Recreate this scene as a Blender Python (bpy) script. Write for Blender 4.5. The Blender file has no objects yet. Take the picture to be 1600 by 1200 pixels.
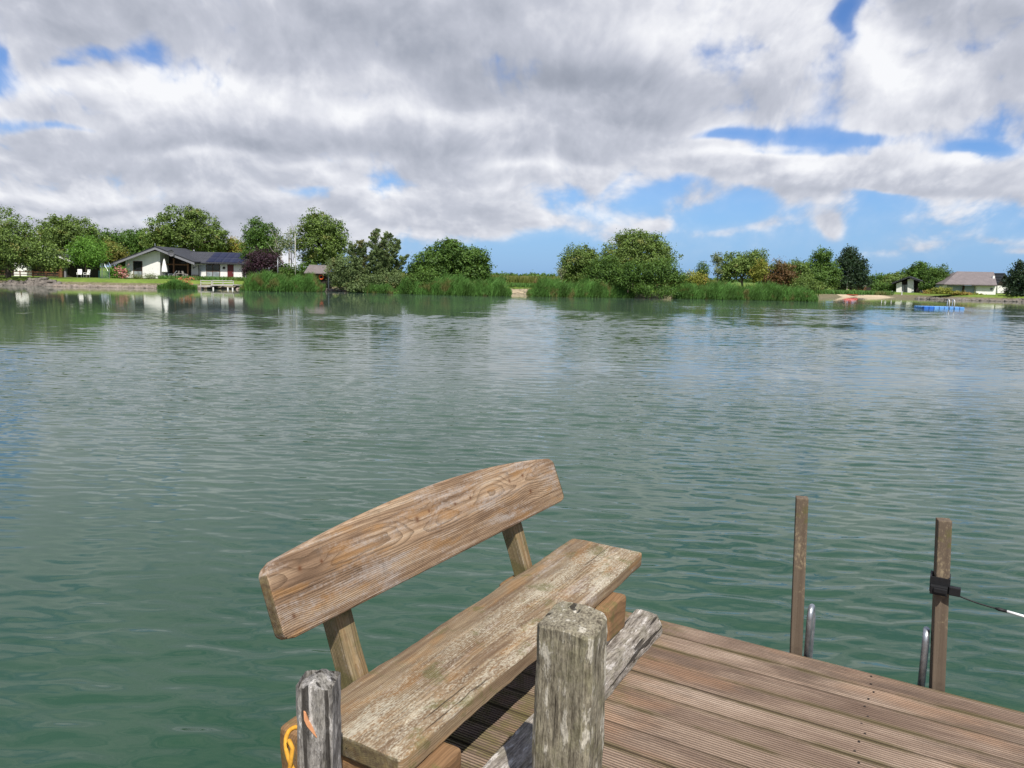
import bpy, bmesh, math, random
import numpy as np
from mathutils import Vector, Matrix
R = math.radians
random.seed(7)
scene = bpy.context.scene
col = scene.collection

# ------------------------------------------------------------------ camera model (metres, z = 0 is the jetty deck)
F = 1186.0; ROLL = 0.022; PITCH = math.atan(169 / 1186); ZC = 1.6
CP, SP = math.cos(PITCH), math.sin(PITCH); CR, SR = math.cos(ROLL), math.sin(ROLL)
ZW = -0.70      # water level
ZG = 0.18       # lawn level

def ray(px, py):
    x = px - 800; y = py - 600
    xr = x * CR + y * SR; yr = -x * SR + y * CR
    return (xr / F, (F * CP - yr * SP) / F, (-yr * CP - F * SP) / F)
def W(px, py, Y):                      # point at depth Y seen at a photo pixel
    r = ray(px, py); t = Y / r[1]
    return Vector((r[0] * t, Y, ZC + r[2] * t))
def G(px, py, z):                      # point on the level z seen at a photo pixel
    r = ray(px, py); t = (z - ZC) / r[2]
    return Vector((r[0] * t, r[1] * t, z))

cam = bpy.data.cameras.new('camera'); cam_o = bpy.data.objects.new('camera', cam); col.objects.link(cam_o)
up = Vector((0, SP, CP)); fw = Vector((0, CP, -SP)); xh = Vector((1, 0, 0))
rgt = xh * CR - (-up) * SR * -1 * -1 if False else xh * CR + up * -SR
rgt = Vector((CR, 0, 0)) + up * SR
upv = Vector((-SR, 0, 0)) + up * CR
m = Matrix((rgt, upv, -fw)).transposed().to_4x4(); m.translation = (0, 0, ZC)
cam_o.matrix_world = m
cam.sensor_width = 36; cam.lens = 36 * F / 1600; cam.clip_start = 0.05; cam.clip_end = 12000
scene.camera = cam_o

# ------------------------------------------------------------------ node helper
class NT:
    def __init__(s, nt): s.nt = nt; s.L = nt.links
    def n(s, typ, ins=None, **kw):
        nd = s.nt.nodes.new(typ)
        for k, v in kw.items(): setattr(nd, k, v)
        if ins:
            for k, v in ins.items(): s.set(nd.inputs[k], v)
        return nd
    def set(s, sock, v):
        if isinstance(v, bpy.types.NodeSocket): s.L.new(v, sock)
        else: sock.default_value = v
    def m(s, op, a, b=None, c=None, clamp=False):
        nd = s.nt.nodes.new('ShaderNodeMath'); nd.operation = op; nd.use_clamp = clamp
        s.set(nd.inputs[0], a)
        if b is not None: s.set(nd.inputs[1], b)
        if c is not None: s.set(nd.inputs[2], c)
        return nd.outputs[0]
    def v(s, op, a, b=None, c=None):
        nd = s.nt.nodes.new('ShaderNodeVectorMath'); nd.operation = op
        s.set(nd.inputs[0], a)
        if b is not None: s.set(nd.inputs[1], b)
        if c is not None: s.set(nd.inputs[2], c)
        return nd.outputs['Value'] if op in ('LENGTH', 'DOT_PRODUCT', 'DISTANCE') else nd.outputs[0]
    def sep(s, v):
        nd = s.nt.nodes.new('ShaderNodeSeparateXYZ'); s.set(nd.inputs[0], v); return nd.outputs
    def comb(s, x, y, z):
        nd = s.nt.nodes.new('ShaderNodeCombineXYZ')
        for i, q in enumerate((x, y, z)): s.set(nd.inputs[i], q)
        return nd.outputs[0]
    def noise(s, vec, scale, detail=4, rough=0.55, dist=0.0, out=0, lac=2.0):
        nd = s.n('ShaderNodeTexNoise', {'Vector': vec, 'Scale': scale, 'Detail': detail, 'Roughness': rough, 'Distortion': dist, 'Lacunarity': lac})
        return nd.outputs[out]
    def voro(s, vec, scale, out='Distance', feat='F1', rnd=1.0):
        nd = s.n('ShaderNodeTexVoronoi', {'Vector': vec, 'Scale': scale, 'Randomness': rnd}, feature=feat); return nd.outputs[out]
    def ramp(s, fac, pts, interp='LINEAR'):
        nd = s.nt.nodes.new('ShaderNodeValToRGB'); s.set(nd.inputs[0], fac)
        cr = nd.color_ramp; cr.interpolation = interp
        while len(cr.elements) < len(pts): cr.elements.new(0.5)
        for e, (p, c) in zip(cr.elements, pts):
            e.position = p; e.color = (*c, 1) if hasattr(c, '__len__') else (c, c, c, 1)
        return nd.outputs[0]
    def sst(s, x, lo, hi):
        nd = s.n('ShaderNodeMapRange', {'Value': x, 'From Min': lo, 'From Max': hi}); nd.interpolation_type = 'SMOOTHSTEP'; return nd.outputs[0]
    def mix(s, f, a, b, mode='MIX'):
        nd = s.nt.nodes.new('ShaderNodeMix'); nd.data_type = 'RGBA'; nd.blend_type = mode
        s.set(nd.inputs[0], f)
        for i, q in ((6, a), (7, b)):
            if not isinstance(q, bpy.types.NodeSocket): q = (*q, 1) if hasattr(q, '__len__') else (q, q, q, 1)
            s.set(nd.inputs[i], q)
        return nd.outputs[2]

def new_mat(name):
    mt = bpy.data.materials.new(name); mt.use_nodes = True
    nt = mt.node_tree; nt.nodes.clear()
    t = NT(nt); out = t.n('ShaderNodeOutputMaterial')
    return mt, t, out
def bsdf(t, out, color, rough=0.7, bump=None, bdist=0.01, bstr=1.0, metal=0.0, spec=0.5, ior=1.45):
    b = t.n('ShaderNodeBsdfPrincipled', {'Roughness': rough, 'Metallic': metal, 'Specular IOR Level': spec, 'IOR': ior})
    if not isinstance(color, bpy.types.NodeSocket): color = (*color, 1)
    t.set(b.inputs['Base Color'], color)
    if bump is not None:
        bm_ = t.n('ShaderNodeBump', {'Height': bump, 'Distance': bdist, 'Strength': bstr}); t.set(b.inputs['Normal'], bm_.outputs[0])
    t.set(out.inputs[0], b.outputs[0]); return b
def objco(t): return t.n('ShaderNodeTexCoord').outputs['Object']
def geopos(t): return t.n('ShaderNodeNewGeometry').outputs['Position']

def plain(name, c, rough=0.7, var=0.25, scale=3.0, metal=0.0, bump=0.0, spec=0.4):
    mt, t, out = new_mat(name); p = objco(t)
    n1 = t.noise(p, scale, 6, 0.65)
    c2 = tuple(x * (1 - var) for x in c); c3 = tuple(min(1, x * (1 + var * .6)) for x in c)
    cc = t.ramp(n1, [(0.3, c2), (0.7, c3)])
    bsdf(t, out, cc, rough, n1 if bump else None, bump, 1, metal, spec)
    return mt

# ------------------------------------------------------------------ wood
def wood(name, pith=(0.0, 0.09), freq=150.0, base=None, axis='X', seed=0.0, knots=(), smooth_rings=0.35,
         lichen=0.0, lichen_col=(0.42, 0.40, 0.32), bleach=0.3, moss=0.0, dirt=0.2, bumpd=0.0012, lsc=22.0, warm=1.0, streak=0.5, ltop=None, warpk=0.03, ledge=None, enddark=None):
    mt, t, out = new_mat(name)
    p = objco(t); s = t.sep(p)
    if axis == 'X': L, A, B = s[0], s[1], s[2]
    elif axis == 'Y': L, A, B = s[1], s[0], s[2]
    else: L, A, B = s[2], s[0], s[1]
    P = t.v('ADD', t.comb(L, A, B), (seed * 3.1, seed * 1.7, seed * 2.3))
    slow = t.noise(t.v('MULTIPLY', P, (1.6, 7.0, 7.0)), 1.0, 3, 0.5)
    slow = t.m('SUBTRACT', slow, 0.5)
    a = t.m('SUBTRACT', A, pith[0]); b = t.m('ADD', B, pith[1])
    r = t.m('SQRT', t.m('ADD', t.m('MULTIPLY', a, a), t.m('MULTIPLY', b, b)))
    r = t.m('ADD', r, t.m('MULTIPLY', slow, warpk))
    kd = None; kring = None
    for (kx, ka, kr) in knots:
        dx = t.m('MULTIPLY', t.m('SUBTRACT', L, kx), 0.45); dy = t.m('SUBTRACT', A, ka)
        d2 = t.m('ADD', t.m('MULTIPLY', dx, dx), t.m('MULTIPLY', dy, dy))
        g = t.m('EXPONENT', t.m('MULTIPLY', d2, -1.0 / (kr * kr * 2.2)))
        r = t.m('ADD', r, t.m('MULTIPLY', g, kr * 0.34))
        dxn = t.m('SUBTRACT', L, kx); d3 = t.m('ADD', t.m('MULTIPLY', dxn, dxn), t.m('MULTIPLY', dy, dy))
        k = t.m('EXPONENT', t.m('MULTIPLY', d3, -1.0 / (kr * kr * 0.10)))
        kd = k if kd is None else t.m('MAXIMUM', kd, k)
    ph = t.m('MULTIPLY', r, freq)
    fr = t.m('FRACT', ph)
    ring = t.m('SUBTRACT', 1.0, t.m('POWER', fr, 2.8))           # latewood line at the end of each ring
    fib = t.noise(t.v('MULTIPLY', P, (9.0, 420.0, 420.0)), 1.0, 3, 0.6)
    fib2 = t.noise(t.v('MULTIPLY', P, (2.2, 70.0, 70.0)), 1.0, 5, 0.62)
    patch = t.noise(t.v('MULTIPLY', P, (2.0, 9.0, 9.0)), 1.0, 5, 0.6, 0.6)
    blot = t.noise(t.v('MULTIPLY', P, (2.6, 15.0, 15.0)), 1.0, 6, 0.62, 0.3)
    bl2 = t.noise(P, 70.0, 4, 0.65)
    cols = base or [(0.15, (0.055, 0.032, 0.018)), (0.42, (0.17, 0.10, 0.052)), (0.6, (0.27, 0.17, 0.085)), (0.85, (0.40, 0.29, 0.17))]
    f = t.m('ADD', t.m('MULTIPLY', fib2, 0.55), t.m('MULTIPLY', patch, 0.45))
    c = t.ramp(f, cols)
    c = t.mix(t.m('MULTIPLY', t.m('SUBTRACT', 1.0, ring), smooth_rings), c, (0.075, 0.042, 0.022))
    # weathered silver patches
    w = t.sst(t.m('ADD', t.m('ADD', t.m('MULTIPLY', blot, 0.55), t.m('MULTIPLY', fib2, 0.25)), t.m('MULTIPLY', bl2, 0.2)), 0.62 - 0.28 * bleach, 0.74 - 0.24 * bleach)
    c = t.mix(t.m('MULTIPLY', w, 0.8), c, (0.40, 0.35, 0.31))
    if warm:
        ww = t.sst(t.noise(t.v('MULTIPLY', P, (3.0, 12.0, 12.0)), 1.3, 4, 0.6), 0.52, 0.66)
        c = t.mix(t.m('MULTIPLY', ww, 0.55 * warm), c, (0.34, 0.17, 0.05))
    c = t.mix(t.m('MULTIPLY', t.sst(fib, 0.42, 0.72), streak), c, t.mix(0.5, c, (0.03, 0.02, 0.014)))
    if dirt:
        d = t.sst(t.noise(P, 13.0, 7, 0.7), 0.55, 0.75)
        c = t.mix(t.m('MULTIPLY', d, dirt), c, (0.05, 0.038, 0.026))
    if kd is not None:
        c = t.mix(t.m('MULTIPLY', kd, 0.85), c, (0.10, 0.035, 0.012))
    if lichen:
        ln = t.noise(t.v('MULTIPLY', P, (.45, 1, 1)), lsc, 5, 0.7); ln2 = t.noise(t.v('MULTIPLY', P, (.5, 1.6, 1)), 5.0, 5, 0.65)
        lm = t.m('MULTIPLY', t.sst(t.m('ADD', t.m('MULTIPLY', ln, 0.5), t.m('MULTIPLY', ln2, 0.5)), 0.58 - 0.16 * lichen, 0.70 - 0.14 * lichen), .8)
        if ledge is not None: lm = t.m('MULTIPLY', lm, t.sst(t.m('ADD', A, t.m('MULTIPLY', t.m('SUBTRACT', ln2, .5), .25)), ledge + .04, ledge - .05))
        if ltop is not None: lm = t.m('MULTIPLY', lm, t.sst(B, ltop, ltop + .004))
        lc = t.ramp(t.noise(P, 60.0, 3), [(0.3, tuple(x * 0.7 for x in lichen_col)), (0.7, tuple(min(1, x * 1.15) for x in lichen_col))])
        c = t.mix(lm, c, lc)
    if moss:
        mm = t.sst(t.noise(P, 9.0, 7, 0.7), 0.62 - 0.25 * moss, 0.72 - 0.2 * moss)
        c = t.mix(t.m('MULTIPLY', mm, 0.6), c, (0.11, 0.105, 0.035))
    if enddark:
        em = t.sst(t.m('ABSOLUTE', L), enddark - .003, enddark)
        c = t.mix(t.m('MULTIPLY', em, .75), c, t.ramp(t.noise(P, 60.0, 5, .7), [(.35, (.035, .026, .016)), (.65, (.13, .11, .05))]))
    crack = t.noise(t.v('MULTIPLY', P, (1.3, 60.0, 60.0)), 1.0, 2, 0.5)
    crk = t.sst(crack, 0.72, 0.78)
    c = t.mix(t.m('MULTIPLY', crk, 0.7), c, (0.02, 0.014, 0.01))
    h = t.m('ADD', t.m('MULTIPLY', ring, 0.5), t.m('MULTIPLY', fib, 0.35))
    h = t.m('SUBTRACT', h, t.m('MULTIPLY', crk, 1.0))
    h = t.m('ADD', h, t.m('MULTIPLY', t.noise(P, 90.0, 4, 0.7), 0.5))
    bsdf(t, out, c, 0.82, h, bumpd, 1.0, 0, 0.25)
    return mt

def lichen_post(name, dark, mid, pale, green=0.3, seed=0.0, axis='Z'):
    mt, t, out = new_mat(name)
    p = objco(t); s = t.sep(p)
    P = t.v('ADD', p, (seed, seed * 2, seed * 3))
    St = t.v('MULTIPLY', P, (1, 1, 0.28) if axis == 'Z' else (0.28, 1, 1))
    fine = t.v('MULTIPLY', P, (150, 150, 7) if axis == 'Z' else (7, 150, 150))
    n1 = t.noise(St, 34.0, 9, 0.74, 0.0)
    n2 = t.noise(St, 85.0, 6, 0.7, 0.0)
    fib = t.noise(fine, 1.0, 4, 0.6)
    c = t.ramp(t.m('ADD', t.m('MULTIPLY', n1, 0.6), t.m('MULTIPLY', fib, 0.4)), [(0.40, dark), (0.50, mid), (0.60, tuple(x * 1.5 for x in mid))])
    g = t.sst(t.noise(P, 12.0, 6, 0.65), 0.48, 0.62)
    c = t.mix(t.m('MULTIPLY', g, green), c, (0.155, 0.15, 0.075))
    l1 = t.sst(t.m('ADD', t.m('MULTIPLY', t.noise(St, 34.0, 6, 0.62, 0.0), .8), t.m('MULTIPLY', n2, .2)), 0.545, 0.60)
    l2 = t.sst(t.m('ADD', t.m('MULTIPLY', n2, 0.5), t.m('MULTIPLY', n1, 0.5)), 0.535, 0.60)
    lm = t.m('MAXIMUM', t.m('MULTIPLY', l1, 0.85), t.m('MULTIPLY', l2, 0.6))
    pc = t.ramp(t.noise(P, 140.0, 3, 0.6), [(0.3, tuple(x * 0.75 for x in pale)), (0.7, pale)])
    c = t.mix(lm, c, pc)
    ck = t.v('MULTIPLY', P, (38, 38, 1.6) if axis == 'Z' else (1.6, 38, 38))
    crk = t.sst(t.noise(ck, 1.0, 2, 0.4), 0.63, 0.67)
    c = t.mix(t.m('MULTIPLY', crk, 0.85), c, (0.018, 0.015, 0.012))
    h = t.m('ADD', t.m('MULTIPLY', fib, 0.6), t.m('MULTIPLY', lm, 0.5))
    h = t.m('SUBTRACT', h, t.m('MULTIPLY', crk, 1.2))
    sp = t.sst(t.noise(St, 150.0, 3, .7), .50, .60); c = t.mix(t.m('MULTIPLY', sp, .45), c, dark)
    h = t.m('ADD', h, t.m('MULTIPLY', n2, 1.6))
    bsdf(t, out, c, 0.9, h, 0.0030, 1.0, 0, 0.15)
    return mt

# ------------------------------------------------------------------ object helpers
def tag(o, label=None, cat=None, group=None, kind=None):
    if label: o['label'] = label
    if cat: o['category'] = cat
    if group: o['group'] = group
    if kind: o['kind'] = kind
    return o
def empty(name, loc, label, cat, group=None, rz=0.0):
    o = bpy.data.objects.new(name, None); o.empty_display_size = 0.1; col.objects.link(o)
    o.location = loc; o.rotation_euler = (0, 0, rz); tag(o, label, cat, group)
    return o
def link(name, me, mat, parent=None, loc=(0, 0, 0), rot=None):
    if mat is not None and not me.materials: me.materials.append(mat)
    o = bpy.data.objects.new(name, me); col.objects.link(o)
    if parent is not None: o.parent = parent
    o.location = loc
    if rot is not None: o.rotation_euler = rot
    return o
def bm_obj(name, bm, mat, parent=None, loc=(0, 0, 0), rot=None, smooth=False):
    me = bpy.data.meshes.new(name)
    bmesh.ops.recalc_face_normals(bm, faces=bm.faces)
    bm.to_mesh(me); bm.free()
    if smooth:
        for p_ in me.polygons: p_.use_smooth = True
    return link(name, me, mat, parent, loc, rot)
def np_mesh(name, verts, faces_flat, nper, mat=None, attrs=None, smooth=False):
    me = bpy.data.meshes.new(name)
    nf = len(faces_flat) // nper
    me.vertices.add(len(verts)); me.vertices.foreach_set('co', np.asarray(verts, dtype=np.float32).ravel())
    me.loops.add(nf * nper); me.loops.foreach_set('vertex_index', np.asarray(faces_flat, dtype=np.int32))
    me.polygons.add(nf); me.polygons.foreach_set('loop_start', np.arange(0, nf * nper, nper, dtype=np.int32))
    me.update(calc_edges=True); me.validate()
    if attrs:
        for k, a in attrs.items():
            at_ = me.attributes.new(k, 'FLOAT', 'POINT'); at_.data.foreach_set('value', np.asarray(a, dtype=np.float32))
    if smooth: me.polygons.foreach_set('use_smooth', np.ones(nf, dtype=bool))
    if mat: me.materials.append(mat)
    return me
def box(bm, lo, hi, mtx=None):
    vs = [bm.verts.new((x, y, z)) for x in (lo[0], hi[0]) for y in (lo[1], hi[1]) for z in (lo[2], hi[2])]
    if mtx is not None:
        for v_ in vs: v_.co = mtx @ v_.co
    idx = ((0, 1, 3, 2), (4, 6, 7, 5), (0, 4, 5, 1), (2, 3, 7, 6), (0, 2, 6, 4), (1, 5, 7, 3))
    return [bm.faces.new([vs[i] for i in f]) for f in idx]
def prism(bm, pts, y0, y1):            # outline in x,z extruded from y0 to y1
    a = [bm.verts.new((x, y0, z)) for x, z in pts]; b = [bm.verts.new((x, y1, z)) for x, z in pts]
    bm.faces.new(a); bm.faces.new(b[::-1])
    n = len(pts)
    for i in range(n): bm.faces.new((a[i], b[i], b[(i + 1) % n], a[(i + 1) % n]))
def tube(bm, pts, rad, seg=10, closed=False):
    pts = [Vector(p) for p in pts]; n = len(pts); rings = []
    rad = rad if hasattr(rad, '__len__') else [rad] * n
    prev = None
    for i, p in enumerate(pts):
        if closed: d = pts[(i + 1) % n] - pts[i - 1]
        else: d = pts[min(i + 1, n - 1)] - pts[max(i - 1, 0)]
        d.normalize()
        if prev is None:
            a = d.orthogonal().normalized()
        else:
            a = (prev - d * prev.dot(d)).normalized()
        prev = a; b = d.cross(a)
        rings.append([bm.verts.new(p + (a * math.cos(q) + b * math.sin(q)) * rad[i]) for q in [2 * math.pi * k / seg for k in range(seg)]])
    m_ = n if closed else n - 1
    for i in range(m_):
        r0, r1 = rings[i], rings[(i + 1) % n]
        for k in range(seg):
            bm.faces.new((r0[k], r0[(k + 1) % seg], r1[(k + 1) % seg], r1[k]))
    if not closed:
        bm.faces.new(rings[0][::-1]); bm.faces.new(rings[-1])
def bevel(bm, w, seg=2):
    bmesh.ops.bevel(bm, geom=list(bm.edges), offset=w, segments=seg, profile=0.6, affect='EDGES')
def rough_up(o, amt, scale, seed=0.0):
    from mathutils import noise as mn
    for v_ in o.data.vertices:
        q = v_.co * scale + Vector((seed, seed, seed))
        v_.co += Vector((mn.noise(q), mn.noise(q + Vector((9, 0, 0))), mn.noise(q + Vector((0, 9, 0))))) * amt

# jetty frame: u along the bench (away from the camera), v along the boards (to the right)
AZ = R(30.0); UD = Vector((math.sin(AZ), math.cos(AZ), 0)); VD = Vector((math.cos(AZ), -math.sin(AZ), 0))
def J(u, v, z=0.0): return UD * u + VD * v + Vector((0, 0, z))
RZJ = math.pi / 2 - AZ                 # rotation that lays local +x on u ; local y is then -v
def JM(u, v, z): return Matrix.Translation(J(u, v, z)) @ Matrix.Rotation(RZJ, 4, 'Z')

# ------------------------------------------------------------------ foreground materials
M = {}
M['back'] = wood('backrest_wood', pith=(0.035, 0.075), freq=215, seed=1.3,
    base=[(0.30, (0.115, 0.070, 0.042)), (0.44, (0.24, 0.155, 0.095)), (0.54, (0.37, 0.255, 0.16)), (0.68, (0.54, 0.42, 0.29))],
    knots=((-0.79, .045, .028), (-0.70, .04, .02), (-0.20, .048, .036), (-.12, .06, .02), (0.05, .048, .022), (0.16, .048, .022), (0.48, .052, .03), (0.60, .052, .03), (0.63, -.03, .03), (-.86, -.08, .024)),
    smooth_rings=0.62, bleach=0.5, dirt=0.4, warm=.85, bumpd=0.003, streak=.75, enddark=.9135)
M['seat'] = wood('seat_wood', pith=(-0.1, 0.10), freq=190, seed=4.2,
    base=[(0.30, (0.10, 0.062, 0.036)), (0.44, (0.19, 0.13, 0.078)), (0.56, (0.29, 0.215, 0.13)), (0.70, (0.42, 0.34, 0.24))],
    smooth_rings=0.65, bleach=0.35, lichen=0.78, lichen_col=(0.47, 0.43, 0.33), moss=0.3, warm=0.6, lsc=170.0, ledge=.09, enddark=.9285, bumpd=0.003, ltop=.022)
M['timber'] = wood('timber_wood', pith=(0.0, 0.0), freq=120, seed=2.0, smooth_rings=0.5, bleach=0.1, moss=0.5, warm=0.9,
    base=[(0.25, (0.10, 0.055, 0.025)), (0.5, (0.22, 0.125, 0.06)), (0.75, (0.34, 0.21, 0.11))])
M['strut'] = wood('strut_wood', pith=(0.0, 0.07), freq=160, seed=6.0, axis='Z', smooth_rings=0.45, bleach=0.35, moss=0.65, warm=0.4, dirt=.5, bumpd=.003,
    base=[(0.32, (0.11, 0.08, 0.04)), (0.48, (0.23, 0.175, 0.095)), (0.66, (0.38, 0.31, 0.20))])
M['curb'] = lichen_post('curb_wood', (0.09, 0.075, 0.06), (0.27, 0.24, 0.205), (0.60, 0.56, 0.51), 0.25, 3.0, 'X')
M['bigpost'] = lichen_post('mooring_post_wood', (0.07, 0.058, 0.042), (0.225, 0.20, 0.145), (0.56, 0.52, 0.43), 0.35, 8.0)
M['smallpost'] = lichen_post('small_post_wood', (0.065, 0.06, 0.054), (0.25, 0.235, 0.215), (0.60, 0.57, 0.53), 0.1, 15.0)
M['rail'] = wood('ladder_post_metal', pith=(0, 0.02), freq=60, axis='Z', seed=9.0, smooth_rings=0.1, bleach=0.0, warm=0.3, dirt=0.5, moss=0.15, streak=.2, lichen=.22, lsc=120.0, lichen_col=(.3, .24, .15),
    base=[(0.3, (0.085, 0.062, 0.045)), (0.5, (0.125, 0.095, 0.068)), (0.7, (0.165, 0.13, 0.095))])
M['galv'] = plain('galvanised_steel', (0.40, 0.42, 0.44), 0.45, 0.35, 30, 0.85, 0.0008)
M['black'] = plain('black_strap', (0.012, 0.012, 0.013), 0.6, 0.3, 60)
M['rope_y'] = plain('yellow_rope', (0.58, 0.29, 0.03), 0.75, 0.3, 90, 0, 0.001)
M['white_tube'] = plain('white_tube', (0.82, 0.82, 0.80), 0.4, 0.05)
M['orange'] = plain('fresh_orange_wood', (0.62, 0.29, 0.14), 0.7, 0.2, 40)
M['screw'] = plain('rusty_screw', (0.035, 0.026, 0.02), 0.7, 0.3, 200)

# decking: every board has its own tone, read from an attribute baked on the boards
def deck_mat():
    mt, t, out = new_mat('grooved_decking')
    p = objco(t); P = p
    bt = t.n('ShaderNodeAttribute', attribute_name='tone').outputs['Fac']
    gv = t.n('ShaderNodeAttribute', attribute_name='groove').outputs['Fac']
    P2 = t.v('ADD', P, t.comb(t.m('MULTIPLY', bt, 37.0), 0.0, 0.0))
    fib = t.noise(t.v('MULTIPLY', P2, (150.0, 3.5, 60)), 1.0, 5, 0.6)
    pat = t.noise(t.v('MULTIPLY', P2, (6.0, 1.6, 1)), 1.0, 6, 0.62, 0.4)
    big = t.noise(P, 1.1, 5, 0.6)
    f = t.m('ADD', t.m('ADD', t.m('MULTIPLY', fib, 0.35), t.m('MULTIPLY', pat, 0.5)), t.m('MULTIPLY_ADD', bt, 0.12, .035))
    c = t.ramp(f, [(0.34, (0.13, 0.085, 0.062)), (0.46, (0.235, 0.165, 0.122)), (0.56, (0.345, 0.255, 0.19)), (0.70, (0.49, 0.385, 0.30))])
    ora = t.sst(t.noise(t.v('MULTIPLY', P, (3.0, 1.2, 1)), 1.2, 4, 0.55), 0.5, 0.68)
    c = t.mix(t.m('MULTIPLY', ora, 0.35), c, (0.42, 0.22, 0.11))
    drk = t.sst(t.m('ADD', t.m('MULTIPLY', t.noise(t.v('MULTIPLY', P2, (11.0, 1.6, 1)), 1.0, 8, 0.74), 0.6), t.m('MULTIPLY', big, 0.4)), 0.50, 0.60)
    c = t.mix(t.m('MULTIPLY', drk, 0.6), c, (0.10, 0.072, 0.055))
    grn = t.sst(t.noise(P, 260.0, 4, 0.75), 0.50, 0.62); c = t.mix(t.m('MULTIPLY', grn, .35), c, (0.13, 0.095, 0.07))
    edg = t.n('ShaderNodeAttribute', attribute_name='rim').outputs['Fac']
    c = t.mix(t.m('MULTIPLY', edg, t.sst(t.noise(t.v('MULTIPLY', P, (4, 1.2, 1)), 1.6, 6, .65), .42, .58)), c, (0.115, 0.095, 0.04))
    s = t.sep(P)
    lf = t.sst(t.m('ADD', s[1], t.m('MULTIPLY', t.noise(P, 2.2, 5, 0.6), 0.9)), 1.35, 1.75)     # algae towards the bench side
    moss = t.m('MULTIPLY', lf, t.sst(t.noise(P, 14.0, 7, 0.72), 0.42, 0.6))
    c = t.mix(t.m('MULTIPLY', moss, 0.55), c, (0.15, 0.14, 0.04))
    # darker brown in the grooves and along the board edges
    gd = t.m('MULTIPLY', gv, t.ramp(t.noise(P, 5.0, 5, 0.6), [(0.3, 0.98), (0.7, 0.85)]))
    c = t.mix(gd, c, (0.05, 0.036, 0.026))
    sp = t.sst(t.noise(P, 130.0, 4, 0.7), 0.62, 0.72)
    c = t.mix(t.m('MULTIPLY', sp, 0.5), c, (0.05, 0.04, 0.03))
    bsdf(t, out, c, 0.85, t.m('ADD', fib, t.noise(P, 220.0, 3, 0.6)), 0.0012, 1, 0, 0.2)
    return mt
M['deck'] = deck_mat()

# ------------------------------------------------------------------ jetty
jet = empty('wooden_jetty', J(0, 0, 0), 'weathered brown jetty of grooved planks carrying the bench', 'jetty')
jet.rotation_euler = (0, 0, RZJ)
def build_deck():
    # local x = u, local y = -v. profile across u, run along y
    VMIN, VMAX = -1.70, 2.6; UE = 3.315
    bw, gap, th = 0.123, 0.006, 0.028
    ng = 9; verts = []; faces = []; tone = []; groove = []; rim = []
    u1 = UE; k = 0
    rnd = random.Random(3)
    while u1 > -1.4:
        u0 = u1 - bw
        prof = [(u0 + .002, -th, 0), (u0, -.004, 1), (u0 + .003, -.0005, .6)]
        st = (bw - 0.005) / ng
        for g in range(ng):
            a = u0 + .0035 + g * st
            prof += [(a, 0, 0), (a + st * .42, 0, 0), (a + st * .46, -.0040, 1), (a + st * .70, -.0050, 1), (a + st * .94, -.0040, 1), (a + st * .985, 0, 0)]
        prof += [(u1 - .0015, -.0005, .6), (u1, -.004, 1), (u1 - .002, -th, 0)]
        tn = rnd.random(); dz = rnd.uniform(-.0015, .0015); ny = 24
        e0 = rnd.uniform(-.004, .004)
        ys = np.linspace(-VMAX, -VMIN + e0, ny)
        base = len(verts); npf = len(prof)
        for j, y in enumerate(ys):
            wob = math.sin(y * 1.7 + k * 2.1) * .0012
            for (uu, zz, gg) in prof:
                verts.append((uu + wob, y, zz + dz)); tone.append(tn); groove.append(gg); rim.append(max(0, 1 - min(uu - u0, u1 - uu) / .022))
        for j in range(ny - 1):
            for i in range(npf):
                i2 = (i + 1) % npf
                faces += [base + j * npf + i, base + j * npf + i2, base + (j + 1) * npf + i2, base + (j + 1) * npf + i]
        u1 = u0 - gap; k += 1
    me = np_mesh('decking', verts, faces, 4, M['deck'], {'tone': tone, 'groove': groove, 'rim': rim})
    link('decking', me, None, jet)
    bm = bmesh.new()
    for v in (-1.62, -0.9, -0.15, 0.6, 1.35, 2.1): box(bm, (-1.4, -v - .04, -.19), (3.26, -v + .04, -.03))
    box(bm, (3.262, -2.6, -.17), (3.30, 1.69, -.031))
    bm_obj('joists', bm, M['timber'], jet)
    for v in (-1.55, 0.5, 2.2):
        for u in (3.1, 0.4):
            bm = bmesh.new(); tube(bm, [(u, -v, -3.2), (u, -v, -.035)], .09, 16)
            bm_obj('pile', bm, M['strut'], jet, smooth=True)
    # screws, two to a board on two joists
    sb = bmesh.new(); bmesh.ops.create_cone(sb, cap_ends=True, segments=8, radius1=.0045, radius2=.004, depth=.002)
    sme = bpy.data.meshes.new('screw'); sb.to_mesh(sme); sb.free(); sme.materials.append(M['screw'])
    rr = random.Random(5); u1 = UE
    for kk in range(17):
        u0 = u1 - bw
        for v in (-0.15, .6):
            for du in (.028, bw - .028):
                link('screw', sme, None, jet, (u0 + du + rr.uniform(-.004, .004), -v + rr.uniform(-.012, .012), .0012))
        u1 = u0 - gap
build_deck()
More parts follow.
